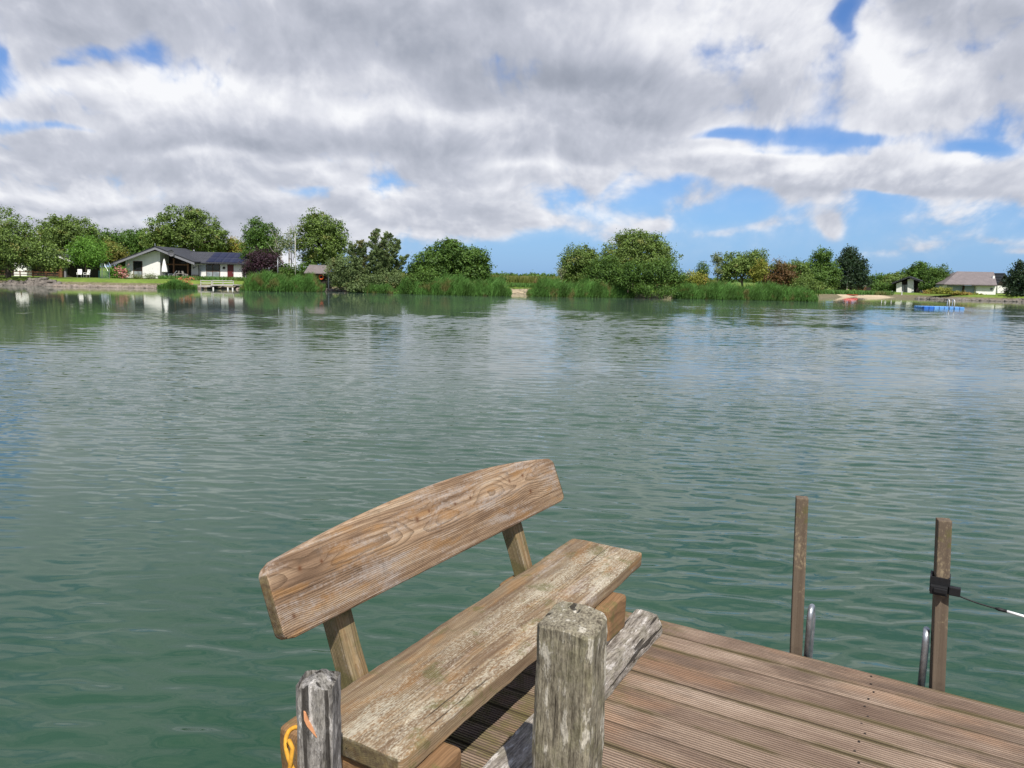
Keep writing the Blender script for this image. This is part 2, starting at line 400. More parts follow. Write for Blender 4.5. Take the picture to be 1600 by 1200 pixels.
# kerb timber lying on the deck
bm = bmesh.new()
nx = 40; prof = [(-.062, .002), (-.063, .080), (-.055, .092), (.0, .096), (.034, .090), (.060, .040), (.062, .002)]
rings = []
for i in range(nx + 1):
    x = -1.4 + 4.56 * i / nx; w = 1 + .05 * math.sin(i * 1.3) + .03 * math.sin(i * 3.1)
    if i == nx: x -= .0
    rings.append([bm.verts.new((x + (.03 * (q[0] + .06) / .12 if i == nx else 0), -q[0] * w, q[1] * (1 + .04 * math.sin(i * 2.3 + q[0] * 30)) if q[1] > .01 else q[1])) for q in prof])
for i in range(nx):
    for k in range(len(prof)): bm.faces.new((rings[i][k], rings[i][(k + 1) % 7], rings[i + 1][(k + 1) % 7], rings[i + 1][k]))
bm.faces.new(rings[0]); bm.faces.new(rings[-1][::-1])
bmesh.ops.subdivide_edges(bm, edges=list(bm.edges), cuts=2, use_grid_fill=True)
o = bm_obj('kerb_timber', bm, M['curb'], jet, (0, 1.083, .001))
rough_up(o, .005, 11); rough_up(o, .003, 60)

# ------------------------------------------------------------------ bench
bench = empty('wooden_bench', J(2.42, -1.37, 0), 'weathered rustic wooden bench with arched backrest at the jetty edge', 'bench')
bench.rotation_euler = (0, 0, RZJ)
def BL(u, v, z): return Vector((u - 2.42, -(v + 1.37), z))
# seat plank: an outline of its own, thick, soft edges
def plank_mesh(outline, th, nx, ny, edge=.008, warp=.002, seed=0):
    """outline(x in 0..1) -> (y0,y1); x range given by outline.xr"""
    x0, x1 = outline['x']; f0, f1 = outline['f0'], outline['f1']
    from mathutils import noise as mn
    bm = bmesh.new(); top = []; bot = []
    xs = [x0, x0 + edge * .35, x0 + edge] + list(np.linspace(x0 + edge * 2, x1 - edge * 2, nx)) + [x1 - edge, x1 - edge * .35, x1]
    ts = [0, .3 * edge, edge]
    def dz(d):   # rounding of the top close to the outline
        return 0 if d >= edge else -(edge - math.sqrt(max(0, edge * edge - (edge - d) ** 2)))
    for x in xs:
        y0, y1 = f0(x), f1(x); H = y1 - y0
        ys = [y0, y0 + .3 * edge, y0 + edge] + [y0 + H * k / ny for k in range(1, ny)] + [y1 - edge, y1 - .3 * edge, y1]
        rt = []; rb = []
        for y in ys:
            d = min(x - x0, x1 - x, y - y0, y1 - y)
            w = mn.noise(Vector((x * 3 + seed, y * 8, seed))) * warp
            rt.append(bm.verts.new((x, y, th / 2 + dz(d) + w))); rb.append(bm.verts.new((x, y, -th / 2 - dz(d) + w)))
        top.append(rt); bot.append(rb)
    n = len(xs); m_ = len(top[0])
    for i in range(n - 1):
        for j in range(m_ - 1):
            bm.faces.new((top[i][j], top[i + 1][j], top[i + 1][j + 1], top[i][j + 1]))
            bm.faces.new((bot[i][j], bot[i][j + 1], bot[i + 1][j + 1], bot[i + 1][j]))
    for i in range(n - 1):
        bm.faces.new((top[i][0], bot[i][0], bot[i + 1][0], top[i + 1][0]))
        bm.faces.new((top[i][-1], top[i + 1][-1], bot[i + 1][-1], bot[i][-1]))
    for j in range(m_ - 1):
        bm.faces.new((top[0][j], top[0][j + 1], bot[0][j + 1], bot[0][j]))
        bm.faces.new((top[-1][j], bot[-1][j], bot[-1][j + 1], top[-1][j + 1]))
    return bm
def corner_cut(x, x0, x1, r):          # how far the outline withdraws near the ends
    d = min(x - x0, x1 - x)
    return 0 if d >= r else r - math.sqrt(max(0, r * r - (r - d) ** 2))
sx0, sx1 = -0.93, 0.93
seat_bm = plank_mesh({'x': (sx0, sx1), 'f0': lambda x: -.187 + corner_cut(x, sx0, sx1, .02) + .003 * math.sin(x * 9), 'f1': lambda x: .187 - corner_cut(x, sx0, sx1, .02) - .002 * math.sin(x * 13 + 1)},
                     .064, 60, 16, .007, .003, 2.0)
o = bm_obj('seat', seat_bm, M['seat'], bench, BL(2.42, -1.372, .300 - .032), smooth=False)
rough_up(o, .0025, 18)
# backrest: arched plank leaning back
blean = math.atan2(.105, .262)
bx0, bx1 = -0.915, 0.925
def btop(x):
    q = (x - .0) / .92
    return .150 - .062 * q * q - (.012 if x > 0 else 0) * q * q - corner_cut(x, bx0, bx1, .045) * .9
def bbot(x): return -.140 + .0175 * -(x) * 0 + corner_cut(x, bx0, bx1, .04) * .8
bb = plank_mesh({'x': (bx0, bx1), 'f0': bbot, 'f1': btop}, .042, 70, 16, .008, .002, 5.0)
bo = bm_obj('backrest', bb, M['back'], bench)
# local x -> u, local y -> up and back, local z -> towards the sitter
yv = Vector((0, math.sin(blean), math.cos(blean))); zv = Vector((0, -math.cos(blean), math.sin(blean))); xv = Vector((1, 0, -.018)).normalized()
yv = zv.cross(xv).normalized()
mm = Matrix((xv, yv, zv)).transposed().to_4x4(); mm.translation = BL(2.395, -1.665, .637)
bo.matrix_basis = mm
# leaning struts that carry the backrest
for (u, kk) in ((1.783, 0), (2.925, 1)):
    bm = bmesh.new(); box(bm, (-.0365, -.033, -.32), (.0365, .033, .36))
    bmesh.ops.subdivide_edges(bm, edges=list(bm.edges), cuts=6, use_grid_fill=True)
    o = bm_obj('backrest_strut', bm, M['strut'], bench)
    mm = Matrix.Rotation(-.335, 4, 'X'); mm.translation = BL(u, -1.648, .38)
    o.matrix_basis = mm
    rough_up(o, .003, 12, kk)
# squared foot blocks under the seat
for (u0, u1, s_) in ((1.505, 1.715, 0), (2.80, 3.0, 5)):
    bm = bmesh.new(); box(bm, (-(u1 - u0) / 2, -.27, -.116), ((u1 - u0) / 2, .27, .116))
    bevel(bm, .022, 3)
    bmesh.ops.subdivide_edges(bm, edges=[e for e in bm.edges if e.calc_length() > .05], cuts=8, use_grid_fill=True)
    o = bm_obj('foot_block', bm, M['timber'], bench, BL((u0 + u1) / 2, -1.397, .117))
    rough_up(o, .006, 9, s_)

# ------------------------------------------------------------------ posts on the jetty
def post_mesh(wx, wy, h, topf, bv=.012, cuts=10):
    bm = bmesh.new(); nz = 34; ring = []
    c = bv
    base = [(-wx + c, -wy), (wx - c, -wy), (wx, -wy + c), (wx, wy - c), (wx - c, wy), (-wx + c, wy), (-wx, wy - c), (-wx, -wy + c)]
    pr = []
    for i in range(8):
        a = Vector(base[i]); b = Vector(base[(i + 1) % 8]); k = 5 if (b - a).length > .03 else 2
        for q in range(k): pr.append(a.lerp(b, q / k))
    for z in range(nz + 1):
        zz = h * z / nz
        ring.append([bm.verts.new((p.x, p.y, zz if z < nz else topf(p.x, p.y) - .006)) for p in pr])
    n = len(pr)
    for z in range(nz):
        for i in range(n): bm.faces.new((ring[z][i], ring[z][(i + 1) % n], ring[z + 1][(i + 1) % n], ring[z + 1][i]))
    prev = ring[-1]
    for s_ in (.93, .75, .5, .25):
        cur = [bm.verts.new((p.x * s_, p.y * s_, topf(p.x * s_, p.y * s_))) for p in pr]
        for i in range(n): bm.faces.new((prev[i], prev[(i + 1) % n], cur[(i + 1) % n], cur[i]))
        prev = cur
    bm.faces.new(prev)
    return bm
o = bm_obj('mooring_post', post_mesh(.062, .080, .72, lambda x, y: .722 + .012 * (x / .06) - .05 * (y * y / .0064) * .25, .016), M['bigpost'], None, J(1.712, -.79, .001), (0, 0, RZJ))
rough_up(o, .006, 9, 2); rough_up(o, .002, 45, 3)
tag(o, 'thick square grey post blotched with pale lichen in front of the bench seat', 'post')
sp_o = bm_obj('mooring_post', post_mesh(.044, .044, .62, lambda x, y: .624 - .030 * (abs(x) / .044) - .012 * abs(y) / .044, .009), M['smallpost'], None, Vector((-.461, 1.75, .001)), (0, 0, R(-4)))
rough_up(sp_o, .003, 14, 6); rough_up(sp_o, .0015, 60, 3)
tag(sp_o, 'slim grey post with an orange gouge, standing at the near end of the bench', 'post')
bm = bmesh.new()
gp = [(-.014, 0, .050), (-.009, 0, .046), (-.003, 0, .026), (.009, 0, .004), (.017, 0, -.016), (.007, 0, -.004), (-.006, 0, .012), (-.013, 0, .028)]
f_ = [bm.verts.new((x, -.004, z)) for x, y, z in gp]; b_ = [bm.verts.new((x * 1.1, .006, z * 1.05)) for x, y, z in gp]
bm.faces.new(f_); [bm.faces.new((f_[i], b_[i], b_[(i + 1) % 8], f_[(i + 1) % 8])) for i in range(8)]
bm_obj('gouge', bm, M['orange'], sp_o, (-.008, -.0445, .495))
# yellow rope slung round the slim post
bm = bmesh.new(); pts = []
for k in range(48):
    a = 2 * math.pi * k / 48
    rx = .066 + .010 * math.cos(a * 2 + .6); ry = .060
    pts.append((rx * math.cos(a) - .012, ry * math.sin(a), .37 + .075 * math.cos(a - 2.7) + .006 * math.sin(3 * a)))
tube(bm, pts, .0058, 8, True)
pts = [(-.072, -.02, .44), (-.060, -.045, .465), (-.05, -.052, .452), (-.058, -.05, .40), (-.062, -.05, .33), (-.055, -.052, .22), (-.05, -.056, .10)]
tube(bm, pts, .0055, 8)
o = bm_obj('rope', bm, M['rope_y'], None, Vector((-.461, 1.75, 0)), (0, 0, R(-4)), smooth=True)
tag(o, 'yellow rope looped loosely around the slim grey post', 'rope')

# ------------------------------------------------------------------ swim ladder posts, loops, strap
def uv_post(vb, vt, top, label, rz=14):
    bm = bmesh.new(); lean = (vt - vb) / top
    vs = []
    box(bm, (-.024, -.0245, -1.0), (.024, .0245, top))
    bevel(bm, .004, 2)
    bmesh.ops.subdivide_edges(bm, edges=[e for e in bm.edges if e.calc_length() > .3], cuts=14)
    o = bm_obj('ladder_post', bm, M['rail'], None, J(3.352, vb, 0), (0, 0, RZJ))
    mm = JM(3.356, vb, 0) @ Matrix.Rotation(math.atan(lean), 4, 'X') @ Matrix.Rotation(R(rz), 4, 'Z')
    o.matrix_world = mm
    tag(o, label, 'post', 'brown square posts beside the swim ladder')
    return o
uv_post(-.468, -.492, .690, 'bare brown square post beyond the deck edge, left of the strapped one')
uv_post(.075, .038, .690, 'brown square post beyond the deck edge with a black strap around it')
lad = empty('swim_ladder', J(3.36, -.2, 0), 'galvanised steel swim ladder hung from the deck edge between two brown posts', 'ladder')
lad.rotation_euler = (0, 0, RZJ)
for (v, top) in ((-.420, .205), (.018, .215)):
    y = -(v + .2); bm = bmesh.new()
    pts = [(-.020, y, -.10), (-.020, y, top - .05)]
    for k in range(9):
        a = math.pi * k / 8; pts.append((.012 - .032 * math.cos(a), y, top - .034 + .034 * math.sin(a)))
    pts += [(.044, y - .004, top - .06), (.050, y - .006, -1.6)]
    tube(bm, pts, .0125, 12)
    bm_obj('side_rail', bm, M['galv'], lad, smooth=True)
for z in (-.35, -.65, -.95, -1.25):
    bm = bmesh.new(); tube(bm, [(.05, .22, z), (.05, -.218, z)], .014, 10)
    bm_obj('rung', bm, M['galv'], lad, smooth=True)
st = empty('ratchet_strap', J(3.352, .047, .42), 'black strap with buckle wrapped around the brown post, holding a cord', 'strap')
st.rotation_euler = (0, 0, RZJ)
bm = bmesh.new(); h_ = .019
def ringbox(bm, hx, hy, th, z0, z1):
    o_ = [(-hx, -hy), (hx, -hy), (hx, hy), (-hx, hy)]; i_ = [(-hx + th, -hy + th), (hx - th, -hy + th), (hx - th, hy - th), (-hx + th, hy - th)]
    vo = [[bm.verts.new((x, y, z)) for x, y in o_] for z in (z0, z1)]; vi = [[bm.verts.new((x, y, z)) for x, y in i_] for z in (z0, z1)]
    for k in range(4):
        q = (k + 1) % 4
        bm.faces.new((vo[0][k], vo[0][q], vo[1][q], vo[1][k])); bm.faces.new((vi[0][q], vi[0][k], vi[1][k], vi[1][q]))
        bm.faces.new((vo[1][k], vo[1][q], vi[1][q], vi[1][k])); bm.faces.new((vo[0][q], vo[0][k], vi[0][k], vi[0][q]))
ringbox(bm, .034, .034, .007, -h_, h_)
ringbox(bm, .036, .035, .006, .012, .042)
bm_obj('band', bm, M['black'], st)
bm = bmesh.new(); box(bm, (-.058, -.028, -.022), (-.038, .032, .014)); box(bm, (-.064, -.026, -.012), (-.058, .02, .008)); bevel(bm, .003, 2)
bm_obj('buckle', bm, M['black'], st)
bm = bmesh.new(); box(bm, (-.045, -.072, -.018), (-.022, -.032, .016)); bevel(bm, .003, 2)
bm_obj('strap_tail', bm, M['black'], st)
bm = bmesh.new()
p0 = J(3.33, .112, .400); p1 = J(3.33, .238, .379)
tube(bm, [p0.lerp(p1, k / 8) + Vector((0, 0, -.003 * math.sin(math.pi * k / 8))) for k in range(9)], .003, 8)
p1b = J(3.33, .275, .376); tube(bm, [p1, p1.lerp(p1b, .3), p1b], [.004, .007, .006], 8)
cord = bm_obj('cord', bm, M['black'], None, smooth=True); tag(cord, 'thin black cord ending in a white tube, running right from the strap', 'cord')
bm = bmesh.new(); tube(bm, [p1b, J(3.33, .331, .370), J(3.33, .45, .352), J(3.325, .7, .29), J(3.31, .95, .19), J(3.28, 1.2, .07), J(3.24, 1.38, .010), J(3.20, 1.6, .008)], .0052, 8)
bm_obj('white_sleeve', bm, M['white_tube'], cord, smooth=True)

# ------------------------------------------------------------------ lake outline and terrain
shore_px = [(-260, 441), (-120, 443.5), (0, 445.5), (60, 447), (120, 448), (200, 449.5), (300, 451), (360, 451.5), (400, 454), (450, 455), (500, 455), (530, 454.5), (570, 457), (640, 459), (700, 461),
            (795, 462.5), (803, 459.5), (822, 460), (830, 463), (900, 463.8), (990, 465), (1060, 466), (1150, 468), (1272, 470.5), (1282, 466.0), (1300, 464.3), (1350, 464.3), (1400, 465.3), (1440, 467.5), (1500, 469.0), (1560, 470.5), (1640, 473), (1760, 477)]
SH = [G(x, y, ZW) for x, y in shore_px]
poly = [(p.x, p.y) for p in SH]
poly += [(130, 90), (120, 40), (70, 5), (30, -9), (-20, -12), (-60, 0), (-90, 30)]
poly = np.array(poly)
def sdist(X, Y):
    d = np.full(X.shape, 1e9); inside = np.zeros(X.shape, bool)
    n = len(poly)
    for i in range(n):
        ax, ay = poly[i]; bx, by = poly[(i + 1) % n]
        ex, ey = bx - ax, by - ay; L2 = ex * ex + ey * ey
        t_ = np.clip(((X - ax) * ex + (Y - ay) * ey) / L2, 0, 1)
        d = np.minimum(d, np.hypot(X - ax - t_ * ex, Y - ay - t_ * ey))
        c_ = ((ay > Y) != (by > Y)) & (X < (bx - ax) * (Y - ay) / (by - ay + 1e-12) + ax)
        inside ^= c_
    return np.where(inside, -d, d)
def beachiness(X, Y):                  # low sandy shore between two spots
    b1 = np.exp(-(((X - 65) / 11) ** 2 + ((Y - 131) / 9) ** 2) ** 2)
    g = G(812, 459, ZW); b2 = np.exp(-(((X - g.x) / 1.8) ** 2 + ((Y - g.y) / 7) ** 2) ** 2)
    return np.clip(b1 + b2, 0, 1)
def terrain_z(X, Y):
    s = sdist(X, Y); b = beachiness(X, Y)
    w = 1.6 + 6.5 * b
    t_ = np.clip((s + .25) / w, 0, 1); t_ = t_ * t_ * (3 - 2 * t_)
    z = -.85 + (ZG + .85) * t_
    z = np.where(s < -.25, -.85 - np.clip(-s - .25, 0, 4) * .4, z)
    n = .05 * np.sin(X * .7 + Y * .3) * np.sin(Y * .5) * np.clip(s / 3, 0, 1)
    return z + n
def axis(a, b, d, far):
    core = np.arange(a, b, d); k = np.geomspace(2, far, 26)
    return np.concatenate([(a - k)[::-1], core, b + k])
gx = axis(-100, 125, .8, 5000); gy = axis(-20, 165, .8, 6000)
X, Y = np.meshgrid(gx, gy); Z = terrain_z(X, Y)
idx = np.arange(X.size).reshape(X.shape)
fc = np.stack([idx[:-1, :-1], idx[:-1, 1:], idx[1:, 1:], idx[1:, :-1]], -1).ravel()
def ground_mat():
    mt, t, out = new_mat('ground'); p = geopos(t); s = t.sep(p)
    n1 = t.noise(p, .35, 5, .6); n2 = t.noise(p, 3.0, 6, .7); n3 = t.noise(p, 25.0, 3, .6)
    grass = t.ramp(t.m('ADD', t.m('MULTIPLY', n1, .5), t.m('MULTIPLY', n2, .5)), [(.3, (.075, .12, .022)), (.5, (.13, .19, .035)), (.7, (.19, .24, .06))])
    earth = t.ramp(n2, [(.3, (.09, .085, .045)), (.7, (.21, .18, .12))])
    sand = t.ramp(t.m('ADD', t.m('MULTIPLY', n2, .6), t.m('MULTIPLY', n3, .4)), [(.3, (.34, .27, .18)), (.7, (.55, .46, .33))])
    bank = t.sst(t.m('ADD', s[2], t.m('MULTIPLY', n2, .22)), .02, -.14)
    c = t.mix(bank, grass, earth)
    g = G(812, 459, ZW)
    def blob(cx, cy, rx, ry):
        d = t.v('LENGTH', t.v('MULTIPLY', t.v('SUBTRACT', p, (cx, cy, 0)), (1 / rx, 1 / ry, 0)))
        return t.sst(t.m('ADD', d, t.m('MULTIPLY', n1, .5)), 1.35, 1.15)
    b = t.m('MAXIMUM', blob(60, 131, 7.0, 5.0), blob(g.x, g.y, 1.4, 2.4))
    c = t.mix(b, c, sand)
    far = t.sst(s[1], 200, 700)
    c = t.mix(far, c, (.10, .16, .04))
    bsdf(t, out, c, .95, n2, .05, 1, 0, .1)
    return mt
me = np_mesh('ground', np.stack([X, Y, Z], -1).reshape(-1, 3), fc, 4, ground_mat(), smooth=True)
tag(link('ground', me, None), kind='structure')

# water: real ripples, finer close to the jetty, with calm and ruffled patches
def water_mat():
    mt, t, out = new_mat('lake_water'); p = geopos(t); s = t.sep(p)
    chop = t.n('ShaderNodeAttribute', attribute_name='chop').outputs['Fac']
    v = t.comb(t.m('MULTIPLY', s[0], 5.0), t.m('MULTIPLY', s[1], 17.0), 3.0)
    nd = t.n('ShaderNodeTexNoise', {'Vector': v, 'Scale': 1.0, 'Detail': 2.0, 'Roughness': .5, 'Distortion': .3})
    cc = t.n('ShaderNodeSeparateColor', {'Color': nd.outputs['Color']}).outputs
    a = t.m('MULTIPLY', chop, MICRO)
    nrm = t.n('ShaderNodeNewGeometry').outputs['Normal']
    N = t.v('NORMALIZE', t.v('ADD', nrm, t.comb(t.m('MULTIPLY', t.m('SUBTRACT', cc[0], .5), t.m('MULTIPLY', a, .4)), t.m('MULTIPLY', t.m('SUBTRACT', cc[1], .5), a), 0.0)))
    sheen_mix = t.sst(t.m('ADD', s[1], t.m('MULTIPLY', t.noise(p, .15, 4, .6), 8.0)), 8.0, 22.0)      # reflection brightness put into body colour: darker by the jetty, paler further out
    body = t.mix(sheen_mix, t.ramp(t.noise(p, .3, 3, .5), [(.35, (.021, .056, .032)), (.65, (.030, .068, .040))]), t.ramp(t.noise(p, .12, 3, .5), [(.35, (.050, .082, .062)), (.65, (.064, .098, .074))]))
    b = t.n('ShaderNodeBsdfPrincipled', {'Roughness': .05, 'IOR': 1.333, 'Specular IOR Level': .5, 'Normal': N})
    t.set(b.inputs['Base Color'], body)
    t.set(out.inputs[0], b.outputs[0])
    return mt
MICRO = .16
def build_water():
    rng = np.random.default_rng(21)
    ys = [-1.0]
    while ys[-1] < 142: ys.append(ys[-1] + (.028 if ys[-1] < 10 else .0028 * ys[-1]))
    ys = np.array(ys); xi = np.linspace(-1.15, 1.15, 720)
    Xw = xi[None, :] * (ys[:, None] * .98 + 7.0); Yw = np.repeat(ys[:, None], len(xi), 1)
    dy = np.gradient(ys)[:, None]
    def sm(x, a, b): q = np.clip((x - a) / (b - a), 0, 1); return q * q * (3 - 2 * q)
    def low(kx, ky, seed, n=7):
        r = np.random.default_rng(seed); o = 0
        for _ in range(n): o = o + np.sin(Xw * kx * r.normal() * 1.2 + Yw * ky * r.normal() * 1.2 + r.random() * 6.28)
        return o / math.sqrt(n * .5)
    edge = low(.10, .16, 3) * 4.0
    lee = sm(Yw + edge, 34, 43) * sm(-(Xw + 1.0 * edge), 0, 17)
    lee = np.maximum(lee, .9 * sm(-Xw / np.maximum(Yw, 1) + edge * .008, .50, .64) * sm(Yw + edge * .4, 18, 25))
    lee = np.maximum(lee, sm(Yw + edge * .5, 90, 98) * sm(Xw, 26, 36))
    lee = np.maximum(lee, sm(Yw + edge * .3, 78, 84) * .7)
    patch = .78 + .26 * low(.12, .35, 5) + .10 * low(.5, 1.2, 6)
    calm = sm(-Xw, .8, 4) * (1 - sm(Yw, 9, 15))          # smoother water left of the bench
    chop = np.clip(patch, .25, 1.35) * (1 - .93 * lee) * (1 - .45 * calm)
    Zw = np.zeros_like(Xw)
    for (l0, l1, n, sl) in ((.10, .19, 14, .070), (.19, .36, 16, .070), (.36, .70, 14, .032), (.70, 1.5, 10, .013)):
        for _ in range(n):
            lam = l0 * (l1 / l0) ** rng.random(); th = rng.normal() * .30 + .06; k = 2 * math.pi / lam
            a = sl / math.sqrt(n * .5) / k
            w = np.clip(lam / dy / 2.0 - 1.3, 0, 1)
            if l0 >= .3: w = w * (1 + 1.3 * sm(Yw, 12, 45))
            ph = k * (Xw * math.sin(th) + Yw * math.cos(th)) + rng.random() * 6.28 + .6 * low(.35, .5, int(rng.integers(1e6)), 2)
            sn = np.sin(ph); Zw += a * w * (sn + .28 * np.sin(2 * ph + 1.4))
    fade = (1 - sm(np.abs(xi)[None, :], 1.08, 1.15)) * sm(Yw, -1, 0) * (1 - sm(Yw, 136, 141))
    Zw = Zw * chop * fade + ZW
    n0, n1 = Xw.shape; idx = np.arange(n0 * n1).reshape(n0, n1)
    fc = np.stack([idx[:-1, :-1], idx[:-1, 1:], idx[1:, 1:], idx[1:, :-1]], -1).reshape(-1, 4)
    V = np.stack([Xw, Yw, Zw], -1).reshape(-1, 3)
    # the rest of the lake, flat, in the same sheet
    c = [tuple(V[idx[0, 0]]), tuple(V[idx[0, -1]]), tuple(V[idx[-1, -1]]), tuple(V[idx[-1, 0]])]
    o_ = [(-190, -30, ZW), (210, -30, ZW), (210, 190, ZW), (-190, 190, ZW)]
    b0 = len(V); V = np.concatenate([V, np.array(c + o_)])
    fr = [[b0 + i, b0 + 4 + i, b0 + 4 + (i + 1) % 4, b0 + (i + 1) % 4] for i in range(4)]
    fc = np.concatenate([fc, np.array(fr)])
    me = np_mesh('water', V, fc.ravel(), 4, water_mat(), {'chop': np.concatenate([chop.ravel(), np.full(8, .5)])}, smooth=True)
    tag(link('water', me, None), kind='structure')
build_water()

# ------------------------------------------------------------------ foliage
def leaf_mat(name, dark, light, accent=None, acc=0.0, transl=.3):
    mt, t, out = new_mat(name)
    ti = t.n('ShaderNodeAttribute', attribute_name='tint').outputs['Fac']
    c = t.ramp(ti, [(.1, dark), (.75, light), (1.0, tuple(min(1, x * 1.35) for x in light))])
    if accent:
        a = t.sst(t.noise(objco(t), .55, 4, .6), .62 - acc * .3, .70 - acc * .2)
        c = t.mix(a, c, accent)
    d = t.n('ShaderNodeBsdfPrincipled', {'Roughness': .55, 'Specular IOR Level': .25}); t.set(d.inputs['Base Color'], c)
    tr = t.n('ShaderNodeBsdfTranslucent'); t.set(tr.inputs[0], t.mix(.5, c, (.22, .30, .03)))
    mx = t.n('ShaderNodeMixShader', {0: transl}); t.set(mx.inputs[1], d.outputs[0]); t.set(mx.inputs[2], tr.outputs[0])
    t.set(out.inputs[0], mx.outputs[0]); return mt
LM = {
 'olive': leaf_mat('leaf_olive', (.055, .092, .022), (.20, .295, .070), (.22, .22, .06), .15),
 'green': leaf_mat('leaf_green', (.030, .072, .014), (.115, .215, .040)),
 'bright': leaf_mat('leaf_bright', (.055, .14, .017), (.17, .34, .05)),
 'deep': leaf_mat('leaf_deep', (.030, .070, .014), (.120, .215, .042)),
 'dark': leaf_mat('leaf_dark', (0.010, 0.023, 0.013), (0.036, 0.070, 0.029), transl=.15),
 'purple': leaf_mat('leaf_purple', (0.017, 0.009, 0.014), (0.072, 0.032, 0.051), transl=.15),
 'rust': leaf_mat('leaf_rust', (.06, .04, .018), (.22, .12, .055), (.13, .17, .045), .45),
 'orange': leaf_mat('leaf_orange', (.10, .10, .02), (.27, .25, .06), (.16, .24, .05), .5),
 'larch': leaf_mat('leaf_larch', (.055, .085, .030), (.19, .26, .10), (.22, .20, .08), .2),
 'yellow': leaf_mat('leaf_yellow', (0.102, 0.131, 0.022), (0.348, 0.362, 0.065), (0.406, 0.261, 0.072), .35),
 'pale': leaf_mat('leaf_pale', (0.072, 0.102, 0.043), (0.246, 0.290, 0.131)),
 'reed': leaf_mat('reed_blades', (.045, .095, .018), (.125, .275, .060), (.18, .18, .06), .22, .35),
 'maize': leaf_mat('crop_blades', (.08, .10, .02), (.22, .24, .07), (.26, .20, .09), .3, .3),
 'pink': leaf_mat('pink_petals', (.45, .12, .14), (.85, .42, .42), transl=.2),
 'flower': leaf_mat('flower_petals', (.6, .12, .05), (.8, .35, .2), transl=.2),
}
M['bark'] = plain('bark', (.12, .095, .07), .9, .4, 6, 0, .02)
M['bark_pale'] = plain('pale_bark', (.42, .38, .33), .9, .3, 6, 0, .01)
M['bark_dark'] = plain('dark_bark', (.045, .035, .028), .9, .4, 6, 0, .02)

def leaf_cloud(lobes, n, size, rng, clump=.45, spread=.55, up=.0, hollow=.72, stretch=1.0):
    """lobes: (cx,cy,cz,rx,ry,rz). Returns verts, faces, tint."""
    lob = np.array(lobes, float)
    wgt = (lob[:, 3] * lob[:, 5] + lob[:, 4] * lob[:, 5] + lob[:, 3] * lob[:, 4]); wgt /= wgt.sum()
    per = 26; nc = max(6, n // per)
    li = rng.choice(len(lob), nc, p=wgt)
    d = rng.normal(size=(nc, 3)); d /= np.linalg.norm(d, axis=1)[:, None]
    rr = hollow + (1.06 - hollow) * rng.random(nc) ** .8
    inner = rng.random(nc) < .22; rr[inner] *= rng.random(inner.sum()) * .8 + .1
    # uneven outline: clumps pushed in and out by direction
    lump = 1 + .13 * np.sin(d[:, 0] * 5 + li * 2.1) * np.sin(d[:, 2] * 6 + li) + .09 * rng.normal(size=nc)
    cc = lob[li, :3] + d * lob[li, 3:] * (rr * lump)[:, None]
    ctint = np.clip(rng.normal(.48, .17, nc), 0, 1)
    csz = clump * (.6 + .8 * rng.random(nc))
    k = np.repeat(np.arange(nc), per); N = len(k)
    off = rng.normal(size=(N, 3)) * (csz[k][:, None]) * np.array([.55, .55, .42 * stretch])
    pos = cc[k] + off
    nrm = rng.normal(size=(N, 3)) + d[k] * 1.1 + np.array([0, 0, .6 + up]); nrm /= np.linalg.norm(nrm, axis=1)[:, None]
    a = np.cross(nrm, rng.normal(size=(N, 3))); a /= np.linalg.norm(a, axis=1)[:, None] + 1e-9
    b = np.cross(nrm, a)
    s = size * (.6 + .8 * rng.random(N))[:, None]
    v0 = pos - a * s * .5; v1 = pos + b * s * .32 + nrm * s * .08; v2 = pos + a * s * .55; v3 = pos - b * s * .32 + nrm * s * .08
    V = np.stack([v0, v1, v2, v3], 1).reshape(-1, 3)
    tint = np.clip(ctint[k] + rng.normal(0, .07, N), 0, 1)
    return V, np.arange(N * 4), np.repeat(tint, 4)

def limbs(bm, base, h, r, targets, rng, stem_top=.55):
    n = 6; pts = [Vector((base[0] + .12 * math.sin(i * 1.3) * h * .08, base[1], base[2] + h * stem_top * i / n)) for i in range(n + 1)]
    tube(bm, pts, [r * (1 - .5 * i / n) + (r * .35 if i == 0 else 0) for i in range(n + 1)], 8)
    for tg in targets:
        s_ = pts[rng.integers(n // 2, n + 1)]; tg = Vector(tg)
        mid = s_.lerp(tg, .5) + Vector((rng.normal() * .2, rng.normal() * .2, .15 * (tg - s_).length * .6))
        q = [s_.lerp(mid, .5) + Vector((0, 0, .05)), mid, mid.lerp(tg, .55), tg]
        tube(bm, [s_] + q, [r * .42, r * .34, r * .24, r * .14, r * .04], 6)

